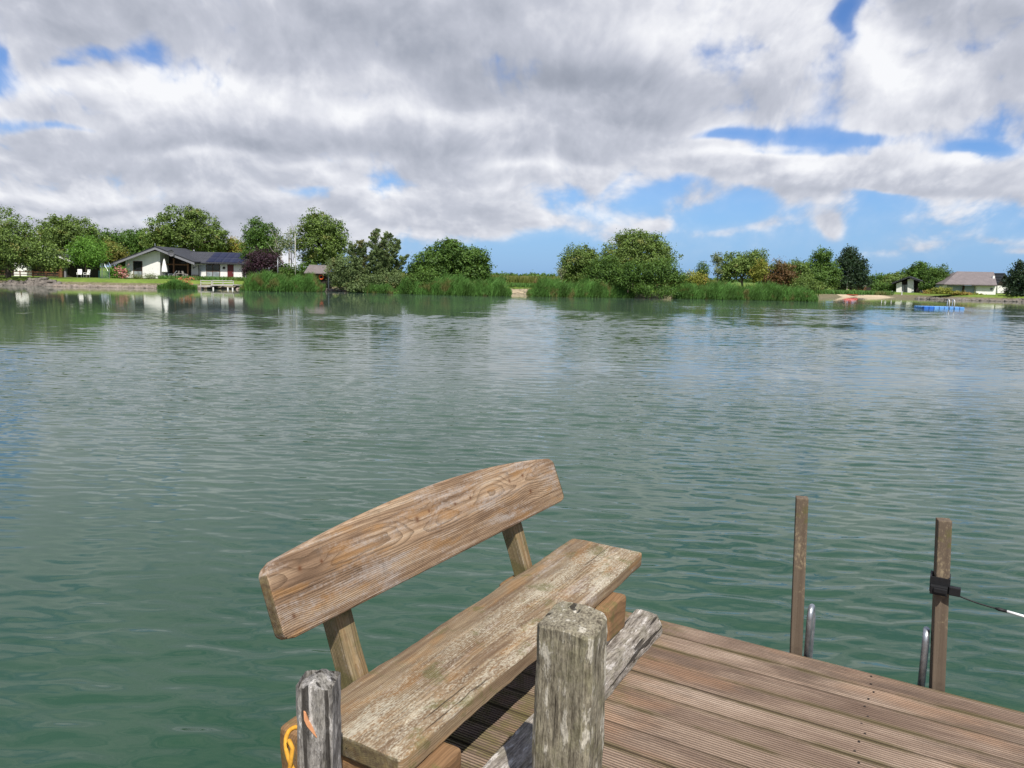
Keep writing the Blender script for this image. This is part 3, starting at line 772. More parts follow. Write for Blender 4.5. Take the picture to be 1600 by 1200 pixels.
tree_seed = [10]
def tree(name, label, cat, Y, base_px, lobes_px, mat, n, leaf=.26, r=.16, bark='bark', base_py=None, group=None, clump=.5, hollow=.72, depth=.85, ntw=8, zb=None, stem=.55, crown='crown'):
    """lobes_px: (cx, cy, rx, ry[, dY]) in photo pixels at distance Y"""
    tree_seed[0] += 1; rng = np.random.default_rng(tree_seed[0])
    k = Y / F
    bx = W(base_px, 440, Y).x; z0 = ZG - .05 if zb is None else zb
    root = empty(name, (bx, Y, z0), label, cat, group)
    L = []
    for q in lobes_px:
        p = W(q[0], q[1], Y); dy = q[4] if len(q) > 4 else 0
        L.append((p.x - bx, dy + rng.normal() * .3, p.z - z0, q[2] * k, max(.5, min(q[2], q[3] * 1.6) * k * depth), q[3] * k))
    V, Fc, T = leaf_cloud(L, int(n * 1.6), leaf * .82, rng, clump * .9, hollow=hollow)
    V[:, 2] = np.maximum(V[:, 2], .02)
    me = np_mesh(crown, V, Fc, 4, LM[mat], {'tint': T}); link(crown, me, None, root)
    top = max(l[2] + l[5] * .6 for l in L)
    bm = bmesh.new(); tg = []
    for i in range(ntw):
        l = L[i % len(L)]; d = rng.normal(size=3); d /= np.linalg.norm(d); d[2] = abs(d[2]) * .7
        tg.append((l[0] + d[0] * l[3] * .8, l[1] + d[1] * l[4] * .8, max(.4, l[2] + d[2] * l[5] * .8)))
    limbs(bm, (0, 0, -.2), top, r, tg, rng, stem)
    bm_obj('trunk', bm, M[bark], root, smooth=True)
    return root
def bush(name, label, cat, Y, lobes_px, mat, n, **kw):
    b = sum(q[0] for q in lobes_px) / len(lobes_px)
    kw.setdefault('r', .06); kw.setdefault('stem', .3)
    return tree(name, label, cat, Y, b, lobes_px, mat, n, **kw)

# -- left bank
tree('tree', 'large olive tree at the left end of the bank, overhanging the water', 'tree', 88, 13, [(8, 362, 36, 34), (40, 372, 26, 32), (20, 400, 45, 20, -1), (70, 400, 28, 24), (-30, 372, 40, 42), (88, 412, 16, 10), (30, 385, 40, 28, -1.5), (-45, 420, 40, 25)], 'olive', 17000, r=.28)
tree('tree', 'broad olive tree rising behind the timber cottage at left', 'tree', 108, 105, [(86, 366, 26, 26), (118, 366, 28, 26), (100, 358, 24, 20), (140, 378, 22, 22), (74, 380, 24, 22)], 'olive', 11000, leaf=.3, r=.25)
tree('tree', 'small round bright green tree between the timber cottage and the white house', 'tree', 97, 136, [(135, 392, 26, 20), (152, 400, 16, 14), (118, 398, 12, 14), (136, 382, 16, 12)], 'bright', 7500, leaf=.2, r=.15)
tree('tree', 'orange tinged tree left of the white house gable', 'tree', 106, 178, [(176, 393, 18, 14), (162, 398, 10, 16), (186, 402, 11, 12)], 'orange', 5000, leaf=.24)
bush('tree_row', 'low green tree line filling the gap behind the orange tinged tree', 'trees', 125, [(160, 376, 22, 14), (190, 378, 26, 16), (216, 376, 20, 18), (232, 384, 18, 16), (196, 396, 40, 16)], 'green', 9000, leaf=.36, clump=.7, r=.2, stem=.5)
tree('tree', 'biggest rounded tree, standing behind the white house roof', 'tree', 114, 290, [(285, 352, 34, 28), (262, 360, 30, 26), (312, 360, 32, 28), (292, 372, 56, 22), (240, 376, 22, 22), (338, 376, 20, 20), (300, 340, 20, 15)], 'olive', 16000, leaf=.32, r=.35, ntw=12)
bush('tree', 'pale yellowish tree with bare twigs right of the biggest tree', 'tree', 116, [(366, 384, 14, 12), (352, 386, 12, 12), (375, 390, 10, 10)], 'yellow', 2600, leaf=.26, r=.12, stem=.7)
tree('tree', 'upright green tree behind the purple bush', 'tree', 104, 410, [(408, 364, 22, 20), (396, 378, 18, 20), (422, 380, 20, 22), (408, 396, 28, 20)], 'green', 9500, leaf=.26, r=.22)
bush('bush', 'dark purple leaved bush beside the end wall of the white house', 'bush', 99.5, [(400, 412, 16, 16), (420, 410, 16, 17), (410, 402, 18, 12), (392, 420, 10, 12)], 'purple', 6000, leaf=.2)
bush('bush', 'dark green undergrowth behind the reeds beside the purple bush', 'bush', 101, [(450, 424, 18, 10), (478, 424, 22, 12), (435, 426, 14, 12)], 'deep', 4500, leaf=.24)
# bare tree
def bare_tree(name, label, Y, px, pytop, seed, mat='bark_pale', spread=.5, r=.09, leaves=None):
    rng = np.random.default_rng(seed); p = W(px, pytop, Y); h = p.z - ZG
    root = empty(name, (p.x, Y, ZG - .05), label, 'tree')
    bm = bmesh.new()
    def grow(s, d, L, r_, lev):
        e = s + d * L; mid = s.lerp(e, .5) + Vector(rng.normal(size=3) * L * .05)
        tube(bm, [s, mid, e], [r_, r_ * .75, r_ * .45], 5)
        if lev == 0: return
        for i in range(3):
            q = s.lerp(e, .45 + .27 * i); dd = (d + Vector(rng.normal(size=3)) * spread * .55).normalized(); dd.z = abs(dd.z) * .8 + .25; dd.normalize()
            grow(q, dd, L * .6, r_ * .45, lev - 1)
    for s_ in (-1, 1): grow(Vector((s_ * .12, 0, -.1)), Vector((s_ * .16 - .05, 0, 1)).normalized(), h * .56, r, 3)
    bm_obj('trunk', bm, M[mat], root)
    if leaves:
        V, Fc, T = leaf_cloud([(0, 0, h * .72, h * .22, h * .2, h * .24)], leaves[1], .2, rng, .6, hollow=.3)
        link('crown', np_mesh('crown', V, Fc, 4, LM[leaves[0]], {'tint': T}), None, root)
bush('tree_row', 'dark green undergrowth showing just above the wing roof of the white house', 'trees', 118, [(345, 394, 26, 10), (310, 392, 30, 12), (375, 398, 16, 10)], 'green', 4200, leaf=.32, clump=.6)
bare_tree('tree', 'thin pale half bare tree left of the white flagpole', 101, 446, 358, 3, leaves=('pale', 900))
bare_tree('tree', 'sparse leafless tree with slender pale stems right of the white flagpole', 103, 466, 350, 8, 'bark', .45, leaves=('olive', 1100))
tree('tree', 'tall full tree behind the small tin roofed hut', 'tree', 103, 505, [(503, 352, 26, 20), (486, 362, 20, 22), (522, 366, 20, 24), (502, 384, 34, 22), (500, 404, 34, 16), (530, 390, 18, 20)], 'olive', 13000, leaf=.28, r=.28, ntw=10)
# conifer-like larch with drooping layered boughs
def larch(name, label, Y, stems, seed, mat='larch', n_per=330):
    rng = np.random.default_rng(seed); k = Y / F
    bx = W(stems[0][0], 440, Y).x; root = empty(name, (bx, Y, -.4), label, 'tree')
    bm = bmesh.new(); Vs = []; Ts = []
    for (pb, pt, pyt, wpx) in stems:
        b = W(pb, 452, Y); tp = W(pt, pyt, Y)
        s = Vector((b.x - bx, 0, 0)); e = Vector((tp.x - bx, rng.normal() * .5, tp.z + .4))
        pts = [s.lerp(e, i / 7) + Vector((0, 0, 0)) for i in range(8)]
        tube(bm, pts, [.14 * (1 - i / 7.6) + .01 for i in range(8)], 6)
        H = (e - s).length
        for i in range(int(H * 9)):
            f_ = .12 + .86 * (i + rng.random()) / (H * 9); o_ = s.lerp(e, f_)
            L_ = wpx * k * (1 - f_) ** .65 * (.6 + .6 * rng.random()) + .15
            a = rng.random() * 2 * math.pi; d = Vector((math.cos(a), math.sin(a) * .8, .35 + .45 * f_))
            tip = o_ + d * L_; midp = o_.lerp(tip, .55) + Vector((0, 0, -.06 * L_))
            tube(bm, [o_, midp, tip], [.03 * (1.2 - f_), .02, .006], 4)
            m_ = int(n_per * L_ / 2.2) + 10
            tt = rng.random(m_) ** .7
            P_ = np.array(o_)[None] * (1 - tt[:, None]) + np.array(tip)[None] * tt[:, None] + rng.normal(size=(m_, 3)) * np.array([.15, .15, .06]) * (1.25 - .9 * tt[:, None])
            P_[:, 2] -= rng.random(m_) * .16
            Vs.append(P_); Ts.append(np.clip(rng.normal(.5, .2) + rng.normal(0, .12, m_), 0, 1))
    P_ = np.concatenate(Vs); T_ = np.concatenate(Ts); N = len(P_)
    a = rng.normal(size=(N, 3)); a /= np.linalg.norm(a, axis=1)[:, None]; b = np.cross(a, rng.normal(size=(N, 3))); b /= np.linalg.norm(b, axis=1)[:, None]
    s_ = (.10 * (.6 + .8 * rng.random(N)))[:, None]
    V = np.stack([P_ - a * s_, P_ + b * s_ * .4, P_ + a * s_, P_ - b * s_ * .4], 1).reshape(-1, 3)
    link('crown', np_mesh('crown', V, np.arange(N * 4), 4, LM[mat], {'tint': np.repeat(T_, 4)}), None, root)
    bm_obj('trunk', bm, M['bark'], root)
larch('larch', 'ragged larch with upswept boughs leaning right beside the hut', 90, [(588, 588, 357, 24), (592, 604, 362, 26), (596, 622, 372, 22), (598, 634, 398, 20), (575, 566, 374, 24), (570, 552, 380, 22)], 5)
bush('bush', 'tangled brownish bush on the bank between the hut and the larch', 'bush', 90, [(535, 432, 18, 20), (560, 436, 18, 18), (522, 420, 12, 16), (545, 418, 16, 16)], 'larch', 8000, leaf=.2, zb=-.5)
bush('bush', 'low drooping bush at the foot of the larch', 'bush', 88.5, [(585, 442, 22, 12), (610, 440, 20, 14), (560, 448, 16, 8)], 'larch', 5500, leaf=.2, zb=-.6)
bush('bush', 'dark rounded waterside bush left of the reeds under the dome shaped tree', 'bush', 86.5, [(655, 444, 16, 14), (668, 436, 14, 14), (645, 450, 10, 9)], 'deep', 5200, leaf=.2, zb=-.6)
tree('tree', 'dense dark green dome shaped tree standing alone left of the beach gap', 'tree', 92, 706, [(700, 400, 26, 22), (675, 415, 26, 22), (735, 410, 28, 22), (708, 424, 50, 20), (706, 388, 14, 12), (655, 428, 16, 16), (745, 425, 20, 16)], 'deep', 22000, leaf=.30, r=.3, zb=-.1, hollow=.8)
bush('bush', 'small dark bush at the right end of the reeds by the beach gap', 'bush', 90, [(782, 438, 8, 9), (775, 444, 10, 8)], 'deep', 1400, leaf=.18)
# -- middle bank
tree('tree', 'grey olive willow at the left of the big tree group', 'tree', 94, 902, [(905, 405, 26, 18), (888, 412, 12, 18), (920, 412, 20, 22), (896, 428, 20, 12)], 'olive', 8500, leaf=.24, r=.2)
bush('tree', 'tiny young tree on a thin pale stem left of the willow', 'tree', 93, [(877, 424, 6, 6)], 'pale', 350, leaf=.18, stem=.8, bark='bark_pale')
tree('tree', 'largest willow with a rounded crown in the middle tree group', 'tree', 96, 985, [(1000, 382, 34, 20), (970, 394, 26, 20), (1028, 400, 24, 24), (1000, 406, 48, 22), (985, 372, 20, 11), (1015, 375, 18, 12), (955, 410, 22, 18)], 'olive', 18000, leaf=.25, r=.32, ntw=12)
bush('bush', 'deep green bush under the willow at the left', 'bush', 91, [(940, 425, 20, 20), (962, 430, 20, 18), (950, 412, 16, 14), (925, 432, 14, 14)], 'deep', 7500, leaf=.22)
bush('bush', 'deep green bush right of the hollow in the middle tree group', 'bush', 91, [(1015, 430, 20, 18), (1040, 425, 18, 20), (1055, 434, 14, 14), (1000, 442, 14, 14)], 'deep', 7500, leaf=.22)
bush('bush', 'mid green bush in the centre of the middle tree group', 'bush', 90, [(975, 436, 14, 14), (988, 424, 12, 14)], 'green', 3600, leaf=.2)
bush('bush', 'low brushwood on the waterline below the middle tree group', 'bush', 88.8, [(1012, 454, 12, 8), (1038, 456, 14, 7), (1000, 452, 8, 8)], 'green', 2600, leaf=.18, zb=-.7)
bush('bush', 'yellowish scrub behind the long reed bed, next to the big willow', 'bush', 99, [(1082, 436, 12, 10), (1070, 440, 10, 9), (1096, 438, 10, 10)], 'yellow', 3200, leaf=.22)
tree('tree', 'short dark sapling behind the long reed bed', 'tree', 101, 1096, [(1096, 422, 8, 10), (1094, 436, 10, 9)], 'deep', 1800, leaf=.2, r=.06)
tree('tree', 'thin open topped sapling standing above the long reed bed', 'tree', 102, 1121, [(1121, 404, 9, 12), (1121, 422, 7, 9)], 'pale', 1100, leaf=.2, r=.06, hollow=.3, clump=.3)
tree('tree', 'wide spreading olive tree behind the long reed bed', 'tree', 103, 1160, [(1150, 412, 22, 16), (1172, 410, 22, 16), (1160, 422, 34, 14), (1186, 404, 14, 12), (1135, 430, 14, 12)], 'olive', 8500, leaf=.26, r=.2)
bush('bush', 'yellow green shrub right of the wide spreading olive tree', 'bush', 101, [(1188, 420, 10, 14), (1182, 430, 10, 10)], 'yellow', 2400, leaf=.22)
tree('tree', 'rusty red leaved tree behind the long reed bed', 'tree', 102, 1215, [(1214, 424, 16, 15), (1200, 436, 14, 10), (1228, 430, 14, 15), (1218, 440, 26, 8)], 'rust', 6500, leaf=.24, r=.14)
tree('tree', 'light olive tree between the rusty red tree and the dark green tree', 'tree', 105, 1243, [(1242, 420, 16, 12), (1250, 432, 16, 12), (1232, 432, 10, 12)], 'olive', 4800, leaf=.26, r=.14)
bush('bush', 'low reddish olive bush at the right end of the long reed bed', 'bush', 99, [(1262, 444, 14, 10), (1276, 450, 10, 8), (1250, 446, 10, 9)], 'olive', 3600, leaf=.2, zb=-.2)
tree('tree', 'tall dark green broadleaf tree left of the dark pine', 'tree', 132, 1282, [(1282, 408, 14, 18), (1272, 425, 16, 18), (1294, 425, 15, 18), (1282, 436, 26, 16), (1286, 398, 9, 9)], 'deep', 10500, leaf=.32, r=.25, clump=.6)
tree('pine', 'darkest pine behind the mast on the far beach', 'tree', 134, 1330, [(1330, 396, 11, 10), (1322, 408, 16, 10), (1338, 414, 16, 12), (1328, 426, 24, 12), (1332, 440, 26, 11), (1314, 440, 14, 14), (1345, 432, 12, 12)], 'dark', 11000, leaf=.34, r=.25, clump=.6, bark='bark_dark')
# -- right bank
bush('tree_row', 'far hazy green tree line between the dark pine and the small gabled house', 'trees', 175, [(1370, 440, 14, 12), (1355, 444, 14, 11), (1388, 440, 16, 10), (1350, 450, 12, 8)], 'green', 4500, leaf=.45, clump=.8, r=.15)
bush('bush', 'yellowish bushes left of the small gabled house', 'bush', 148, [(1392, 441, 14, 9), (1404, 436, 12, 9), (1385, 448, 14, 8)], 'olive', 4200, leaf=.34, clump=.6)
bush('bush', 'dark low shrubs at the back of the far beach', 'bush', 143, [(1376, 450, 14, 8), (1392, 452, 10, 6), (1362, 451, 8, 6)], 'deep', 3000, leaf=.3)
tree('tree', 'green tree behind the roof of the small gabled house', 'tree', 150, 1437, [(1437, 422, 14, 11), (1424, 430, 14, 10), (1450, 430, 14, 12)], 'green', 5200, leaf=.36, clump=.6)
bush('bush', 'big dark green bush between the two houses on the right bank', 'bush', 136, [(1464, 436, 16, 16), (1474, 428, 10, 12), (1452, 446, 12, 12), (1468, 448, 14, 10)], 'deep', 6000, leaf=.3)
bush('bush', 'spreading yellow green shrubs on the stone bank before the brown roofed house', 'bush', 126, [(1455, 459, 14, 5), (1472, 456, 14, 6), (1490, 459, 14, 4), (1505, 460, 10, 3.5), (1525, 462, 16, 3)], 'yellow', 6500, leaf=.22, clump=.35)
tree('pine', 'dark conifer cut off by the right edge of the picture', 'tree', 122, 1597, [(1596, 414, 9, 8), (1590, 428, 14, 9), (1600, 436, 22, 12), (1596, 450, 26, 12), (1605, 462, 24, 8), (1615, 430, 18, 20)], 'dark', 9500, leaf=.3, r=.25, clump=.55, bark='bark_dark')

# ------------------------------------------------------------------ reeds
def reeds(name, label, line, depth, h, n, seed, mat='reed', width=.05, nseg=2, lean=.13, plume=0.0, zoff=0.0, cat='reeds'):
    """line: list of (px, py) at the water's edge"""
    rng = np.random.default_rng(seed)
    P = np.array([tuple(G(x, y, ZW))[:2] for x, y in line]); seg = np.linalg.norm(np.diff(P, axis=0), axis=1); cum = np.concatenate([[0], np.cumsum(seg)])
    t_ = rng.random(n) * cum[-1]; bx = np.interp(t_, cum, P[:, 0]); by = np.interp(t_, cum, P[:, 1])
    dep = rng.random(n) ** 1.2 * depth
    x = bx + rng.normal(0, .08, n); y = by + dep + .25 * np.sin(bx * 1.7) * .8 - .3
    z0 = np.maximum(terrain_z(x, y), ZW - .1)
    edge = np.clip(np.minimum(t_, cum[-1] - t_) / 1.2, .45, 1)
    und = 1 + .13 * np.sin(x * 1.1 + seed) + .09 * np.sin(x * 3.7 + y) + .06 * np.sin(x * 9)
    H = h * edge * und * (.70 + .40 * rng.random(n) ** 1.5) * (.8 + .2 * np.clip(dep / 1.0, 0, 1)) - (z0 - ZW) * .8
    V = []; Fc = []; T = []; base = 0
    tint0 = np.clip(.45 + .25 * np.sin(x * 2.3 + 1) * np.sin(y * 2) + rng.normal(0, .16, n), 0, 1)
    # stems plus four leaves each
    for kind in range(5):
        az = rng.random(n) * 2 * np.pi; fr = 0 if kind == 0 else rng.random(n) * .75 + .05
        s = np.stack([x, y, z0 + H * fr], 1)
        L = H * (1 - fr) if kind == 0 else H * (.25 + .25 * rng.random(n))
        out = lean * (.4 if kind == 0 else 2.2)
        dirv = np.stack([np.cos(az) * out + .12, np.sin(az) * out, np.ones(n)], 1); dirv /= np.linalg.norm(dirv, axis=1)[:, None]
        mid = s + dirv * (L * .55)[:, None]; d2 = dirv + np.stack([np.cos(az) * out * 1.4, np.sin(az) * out * 1.4, -np.full(n, .35 if kind else .05)], 1)
        d2 /= np.linalg.norm(d2, axis=1)[:, None]; tip = mid + d2 * (L * .5)[:, None]
        wv = np.stack([-np.sin(az + 1.2), np.cos(az + 1.2), np.zeros(n)], 1) * (width * (.6 if kind == 0 else 1.0) * (.7 + .6 * rng.random(n)))[:, None]
        q = np.stack([s - wv * .35, s + wv * .35, mid + wv * .5, mid - wv * .5, tip + wv * .06, tip - wv * .06], 1).reshape(-1, 3)
        i0 = base + np.arange(n)[:, None] * 6
        f_ = np.concatenate([i0 + np.array([[0, 1, 2, 3]]), i0 + np.array([[3, 2, 4, 5]])], 1).ravel()
        V.append(q); Fc.append(f_); T.append(np.repeat(np.clip(tint0 + (.1 if kind else -.15), 0, 1), 6)); base += n * 6
    me = np_mesh(name, np.concatenate(V), np.concatenate(Fc), 4, LM[mat], {'tint': np.concatenate(T)})
    o = link(name, me, None); tag(o, label, cat, None, 'stuff'); return o
reeds('reed_bed', 'dense bright reeds between the small landing stage and the hut', [(377, 453.5), (400, 454.8), (450, 456), (499, 456)], 3.2, 1.8, 5200, 1)
reeds('reed_bed', 'small tuft of reeds with red flowers in front of the white house', [(246, 451.5), (275, 452), (300, 452.3)], 1.6, 1.15, 2200, 2)
reeds('reed_bed', 'reeds below the dome shaped tree, left of the beach gap', [(618, 459), (680, 461), (740, 462.4), (797, 463)], 3.2, 1.8, 6500, 3)
reeds('reed_bed', 'reeds below the middle tree group, right of the beach gap', [(825, 463.4), (870, 464.4), (930, 465), (990, 465.6)], 3.5, 1.8, 7500, 4)
reeds('reed_bed', 'longest reed bed, reaching right as far as the far beach', [(1056, 466.6), (1110, 467.8), (1180, 469.3), (1240, 470.6), (1276, 471.3)], 3.5, 1.75, 9000, 5)
reeds('reed_bed', 'thin dark reeds at the foot of the larch', [(545, 456), (580, 458), (622, 459.5)], 1.5, 1.0, 1500, 6)
# flowers in the tuft
rng = np.random.default_rng(44)
g0 = G(248, 451, ZW); g1 = G(300, 452, ZW); N = 130
cx_ = g0.x + (g1.x - g0.x) * (.45 + .55 * rng.random(N)); cy_ = g0.y + rng.random(N) * 1.2; cz_ = -.25 + rng.random(N) * .85
def specks(name, label, cat, P_, size, mat, per=6):
    N = len(P_) * per; P2 = np.repeat(P_, per, axis=0) + rng.normal(size=(N, 3)) * size * .5
    a = rng.normal(size=(N, 3)); a /= np.linalg.norm(a, axis=1)[:, None]; b = np.cross(a, rng.normal(size=(N, 3))); b /= np.linalg.norm(b, axis=1)[:, None]
    V = np.stack([P2 - a * size * .5, P2 - b * size * .5, P2 + a * size * .5, P2 + b * size * .5], 1).reshape(-1, 3)
    return link(name, np_mesh(name, V, np.arange(N * 4), 4, LM[mat], {'tint': np.repeat(rng.random(N), 4)}), None)
tag(specks('wild_flowers', '', '', np.stack([cx_, cy_, cz_], 1), .09, 'flower', 4), 'small red flowers among the reed tuft before the white house', 'flowers', None, 'stuff')
# crop field behind the middle of the bank
def field(name, label, x0, x1, y0, y1, h, n, mat, seed, width=.25):
    rng = np.random.default_rng(seed)
    f_ = rng.random(n); y = y0 + (y1 - y0) * f_ ** 1.6; x = x0 + (x1 - x0) * rng.random(n); x *= y / y0
    H = h * (.75 + .5 * rng.random(n)); az = rng.random(n) * 6.28; z0 = np.full(n, ZG)
    wv = np.stack([np.cos(az) * width, np.sin(az) * width, np.zeros(n)], 1); s = np.stack([x, y, z0], 1); tp = s + np.stack([rng.normal(0, .25, n), rng.normal(0, .25, n), H], 1)
    V = np.stack([s - wv * .5, s + wv * .5, tp + wv * .15, tp - wv * .15], 1).reshape(-1, 3)
    o = link(name, np_mesh(name, V, np.arange(n * 4), 4, LM[mat], {'tint': np.repeat(np.clip(rng.normal(.5, .25, n), 0, 1), 4)}), None)
    tag(o, label, 'field', None, 'stuff')
field('crop_field', 'ripening yellow green crop field seen through the gap behind the beach', -28, 30, 112, 150, 1.2, 30000, 'maize', 9)
field('meadow_grass', 'tall rough grass on the bank behind the reeds', -45, 48, 97, 108, .45, 26000, 'reed', 10, .10)
# far woods on the horizon
def far_wood(name, label, Y, spans, mat, seed):
    rng = np.random.default_rng(seed); L = []
    for (px, py, rx, ry) in spans:
        p = W(px, py, Y); k = Y / F
        L.append((p.x, Y + rng.normal() * 10, p.z, rx * k, rx * k * .6, ry * k))
    V, Fc, T = leaf_cloud(L, 16000, 2.0, rng, 2.2, hollow=.3)
    V[:, 2] = np.maximum(V[:, 2], ZG)
    tag(link(name, np_mesh(name, V, Fc, 4, LM[mat], {'tint': T}), None), label, 'wood', None, 'stuff')
far_wood('distant_wood', 'low wooded horizon far behind the fields', 700, [(x, 431.6 + .022 * (x - 800) - .6, 22, 2.2) for x in range(600, 1500, 28)] + [(830, 430.5, 12, 3), (797, 431, 10, 2), (850, 431, 6, 3), (770, 432, 9, 2.0)], 'deep', 3)

# ------------------------------------------------------------------ buildings
def wall_mat(name, c):
    mt, t, out = new_mat(name); p = objco(t); s = t.sep(p)
    n1 = t.noise(p, 1.2, 5, .6); n2 = t.noise(t.v('MULTIPLY', p, (3, 3, .5)), 1.0, 5, .6)
    cc = t.mix(t.m('MULTIPLY', t.sst(n2, .5, .75), .3), t.ramp(n1, [(.3, tuple(x * .88 for x in c)), (.7, c)]), tuple(x * .62 for x in c))
    bsdf(t, out, cc, .85, n1, .01); return mt
def roof_mat(name, c, tile=.3, row=.34):
    mt, t, out = new_mat(name); p = objco(t); s = t.sep(p)
    wx = t.m('SINE', t.m('MULTIPLY', s[0], 2 * math.pi / tile)); rz = t.m('FRACT', t.m('DIVIDE', s[2], row * .45))
    n1 = t.noise(p, 1.6, 6, .7); n2 = t.noise(p, 9, 4, .6)
    cc = t.ramp(t.m('ADD', t.m('MULTIPLY', n1, .6), t.m('MULTIPLY', n2, .4)), [(.3, tuple(x * .6 for x in c)), (.55, c), (.75, tuple(x * 1.4 for x in c))])
    bsdf(t, out, cc, .6, t.m('ADD', t.m('MULTIPLY', wx, .5), rz), .05); return mt
M['white_wall'] = wall_mat('white_render', (.80, .79, .76))
M['shaded_wall'] = wall_mat('shade_tinted_render', (.42, .47, .54))  # recessed front: the bluish shade under the eaves is put into the colour
M['roof_dark'] = roof_mat('dark_roof_tiles', (.050, .052, .062))
M['roof_brown'] = roof_mat('brown_roof_tiles', (.20, .17, .165))
M['fascia'] = plain('grey_fascia', (.20, .20, .22), .6, .15)
M['timber_dark'] = plain('dark_timber_cladding', (.030, .022, .018), .8, .3, 2)
M['timber_brown'] = plain('brown_timber_post', (.16, .075, .035), .7, .25, 4)
M['maroon'] = plain('maroon_door', (.11, .02, .022), .5, .15)
M['frame'] = plain('brown_window_frame', (.07, .035, .02), .5, .2)
def glass_mat(name, c, r=.08):
    mt, t, out = new_mat(name); bsdf(t, out, t.ramp(t.noise(objco(t), 1.5, 3), [(.4, tuple(x * .6 for x in c)), (.6, c)]), r, spec=.7); return mt
M['glass'] = glass_mat('window_glass', (.02, .022, .028))
M['glass_pale'] = glass_mat('pale_glass_panel', (.30, .34, .36), .2)
M['shaded_shutter'] = plain('shade_tinted_shutter', (.30, .36, .46), .7, .12)  # recessed doors, their shade painted as a blue-grey tint
def solar():
    mt, t, out = new_mat('solar_glass'); p = objco(t); s = t.sep(p)
    gx = t.m('FRACT', t.m('DIVIDE', s[0], 1.02)); gz = t.m('FRACT', t.m('DIVIDE', s[2], .74))
    l = t.m('MAXIMUM', t.m('LESS_THAN', gx, .035), t.m('LESS_THAN', gz, .04))
    bsdf(t, out, t.mix(l, (.006, .009, .035), (.05, .05, .06)), .3, spec=.3); return mt
M['solar'] = solar()
M['rail_paint'] = plain('weathered_cream_rail', (.50, .48, .43), .7, .2, 5)
M['wood_pale'] = plain('silvered_wood', (.40, .38, .34), .8, .25, 5)
M['white_paint'] = plain('white_paint', (.78, .77, .74), .5, .1)
M['tin'] = roof_mat('corrugated_tin', (.20, .17, .16), .18, 2.0)
M['fabric_w'] = plain('white_canvas', (.82, .82, .80), .8, .08)
M['stone'] = plain('bank_stones', (.25, .205, .17), .9, .45, 1.3, 0, .03)
M['stone_dark'] = plain('dark_bank_stones', (.17, .15, .13), .9, .5, 1.3, 0, .03)
M['buoy'] = plain('orange_lifebuoy', (.80, .13, .03), .45, .1)
M['red'] = plain('red_plastic_hull', (.50, .06, .05), .35, .2)
M['net'] = plain('teal_netting', (.05, .16, .15), .7, .2)
M['blue_a'] = plain('blue_plastic_pontoon', (.03, .14, .50), .4, .15)
M['blue_b'] = plain('light_blue_plastic_pontoon', (.12, .30, .62), .4, .12)

def L2(pts, Y, ox, oz):                # photo pixels -> local x,z on the plane Y
    out_ = []
    for px, py in pts:
        p = W(px, py, Y); out_.append((p.x - ox, p.z - oz))
    return out_
# main white house ---------------------------------------------------
H0 = W(270, 435, 100); hx, hz = H0.x, ZG - .05
house = empty('white_house', (hx, 100, hz), 'low white house with dark roof, gabled porch and solar panels', 'house')
def hp(name, pts, y0, y1, mat, parent=None, Y=None):
    """outline (pixels, drawn at plane Y or y0+100) extruded between y0 and y1 (metres behind the gable)"""
    bm = bmesh.new(); prism(bm, L2(pts, 100 + (y0 if Y is None else Y), hx, hz), y0, y1)
    return bm_obj(name, bm, M[mat], parent or house)
gz = 436.5
hp('wall', [(196, 434), (196, 406.5), (242, 392), (250, 393.5), (250, 435)], 0, 7.5, 'white_wall')
hp('porch_back_wall', [(250.5, 436), (250.5, 394), (301, 411.5), (301, 437)], 2.6, 7.5, 'timber_dark', Y=1.5)
# roof slopes of the gable, each a slab
def slab(name, a, b, th, y0, y1, mat, Y, parent=None):
    pa = W(a[0], a[1], 100 + Y); pb = W(b[0], b[1], 100 + Y)
    bm = bmesh.new(); prism(bm, [(pa.x - hx, pa.z - hz), (pb.x - hx, pb.z - hz), (pb.x - hx, pb.z - hz - th), (pa.x - hx, pa.z - hz - th)], y0, y1)
    return bm_obj(name, bm, M[mat], parent or house)
rf = slab('roof', (242.3, 384.5), (173, 410.5), .16, -1.0, 8.3, 'roof_dark', -1.0)
slab('fascia', (242.3, 386.7), (173, 412.7), .26, -1.08, -.98, 'fascia', -1.0, rf)
rf = slab('roof', (242.3, 384.5), (303.5, 408.6), .16, -1.0, 8.3, 'roof_dark', -1.0)
slab('fascia', (242.3, 386.7), (304, 410.8), .26, -1.08, -.98, 'fascia', -1.0, rf)
slab('lean_to_roof', (190, 409), (171.5, 419.5), .10, .5, 7, 'roof_dark', .5)
hp('lean_to_post', [(171, 432), (171, 418), (173, 418), (173, 432)], .6, .78, 'white_paint')
hp('lean_to_wall', [(174, 434), (174, 420), (195.6, 410), (195.6, 434)], 2.6, 2.8, 'timber_dark')
w1 = hp('window', [(208, 433.3), (208, 407.8), (222.3, 408), (222.3, 433.6)], -.05, -.003, 'frame')
hp('pane', [(209.2, 422.5), (209.2, 409), (221.2, 409.2), (221.2, 422.8)], -.075, -.052, 'glass', w1)
hp('lower_pane', [(209.2, 432.8), (209.2, 423.7), (221.2, 424), (221.2, 433)], -.075, -.052, 'glass_pale', w1)  # light grey reflection painted as the colour of the lower glass
for px in (271.2, 293.2): hp('porch_post', [(px - 1, 436), (px - 1, 396 + (px - 250) * .35), (px + 1, 396.6 + (px - 250) * .35), (px + 1, 436)], .2, .38, 'timber_brown')
hp('porch_beam', [(251, 413.6), (251, 411.8), (294, 413), (294, 414.8)], .3, .42, 'timber_brown')
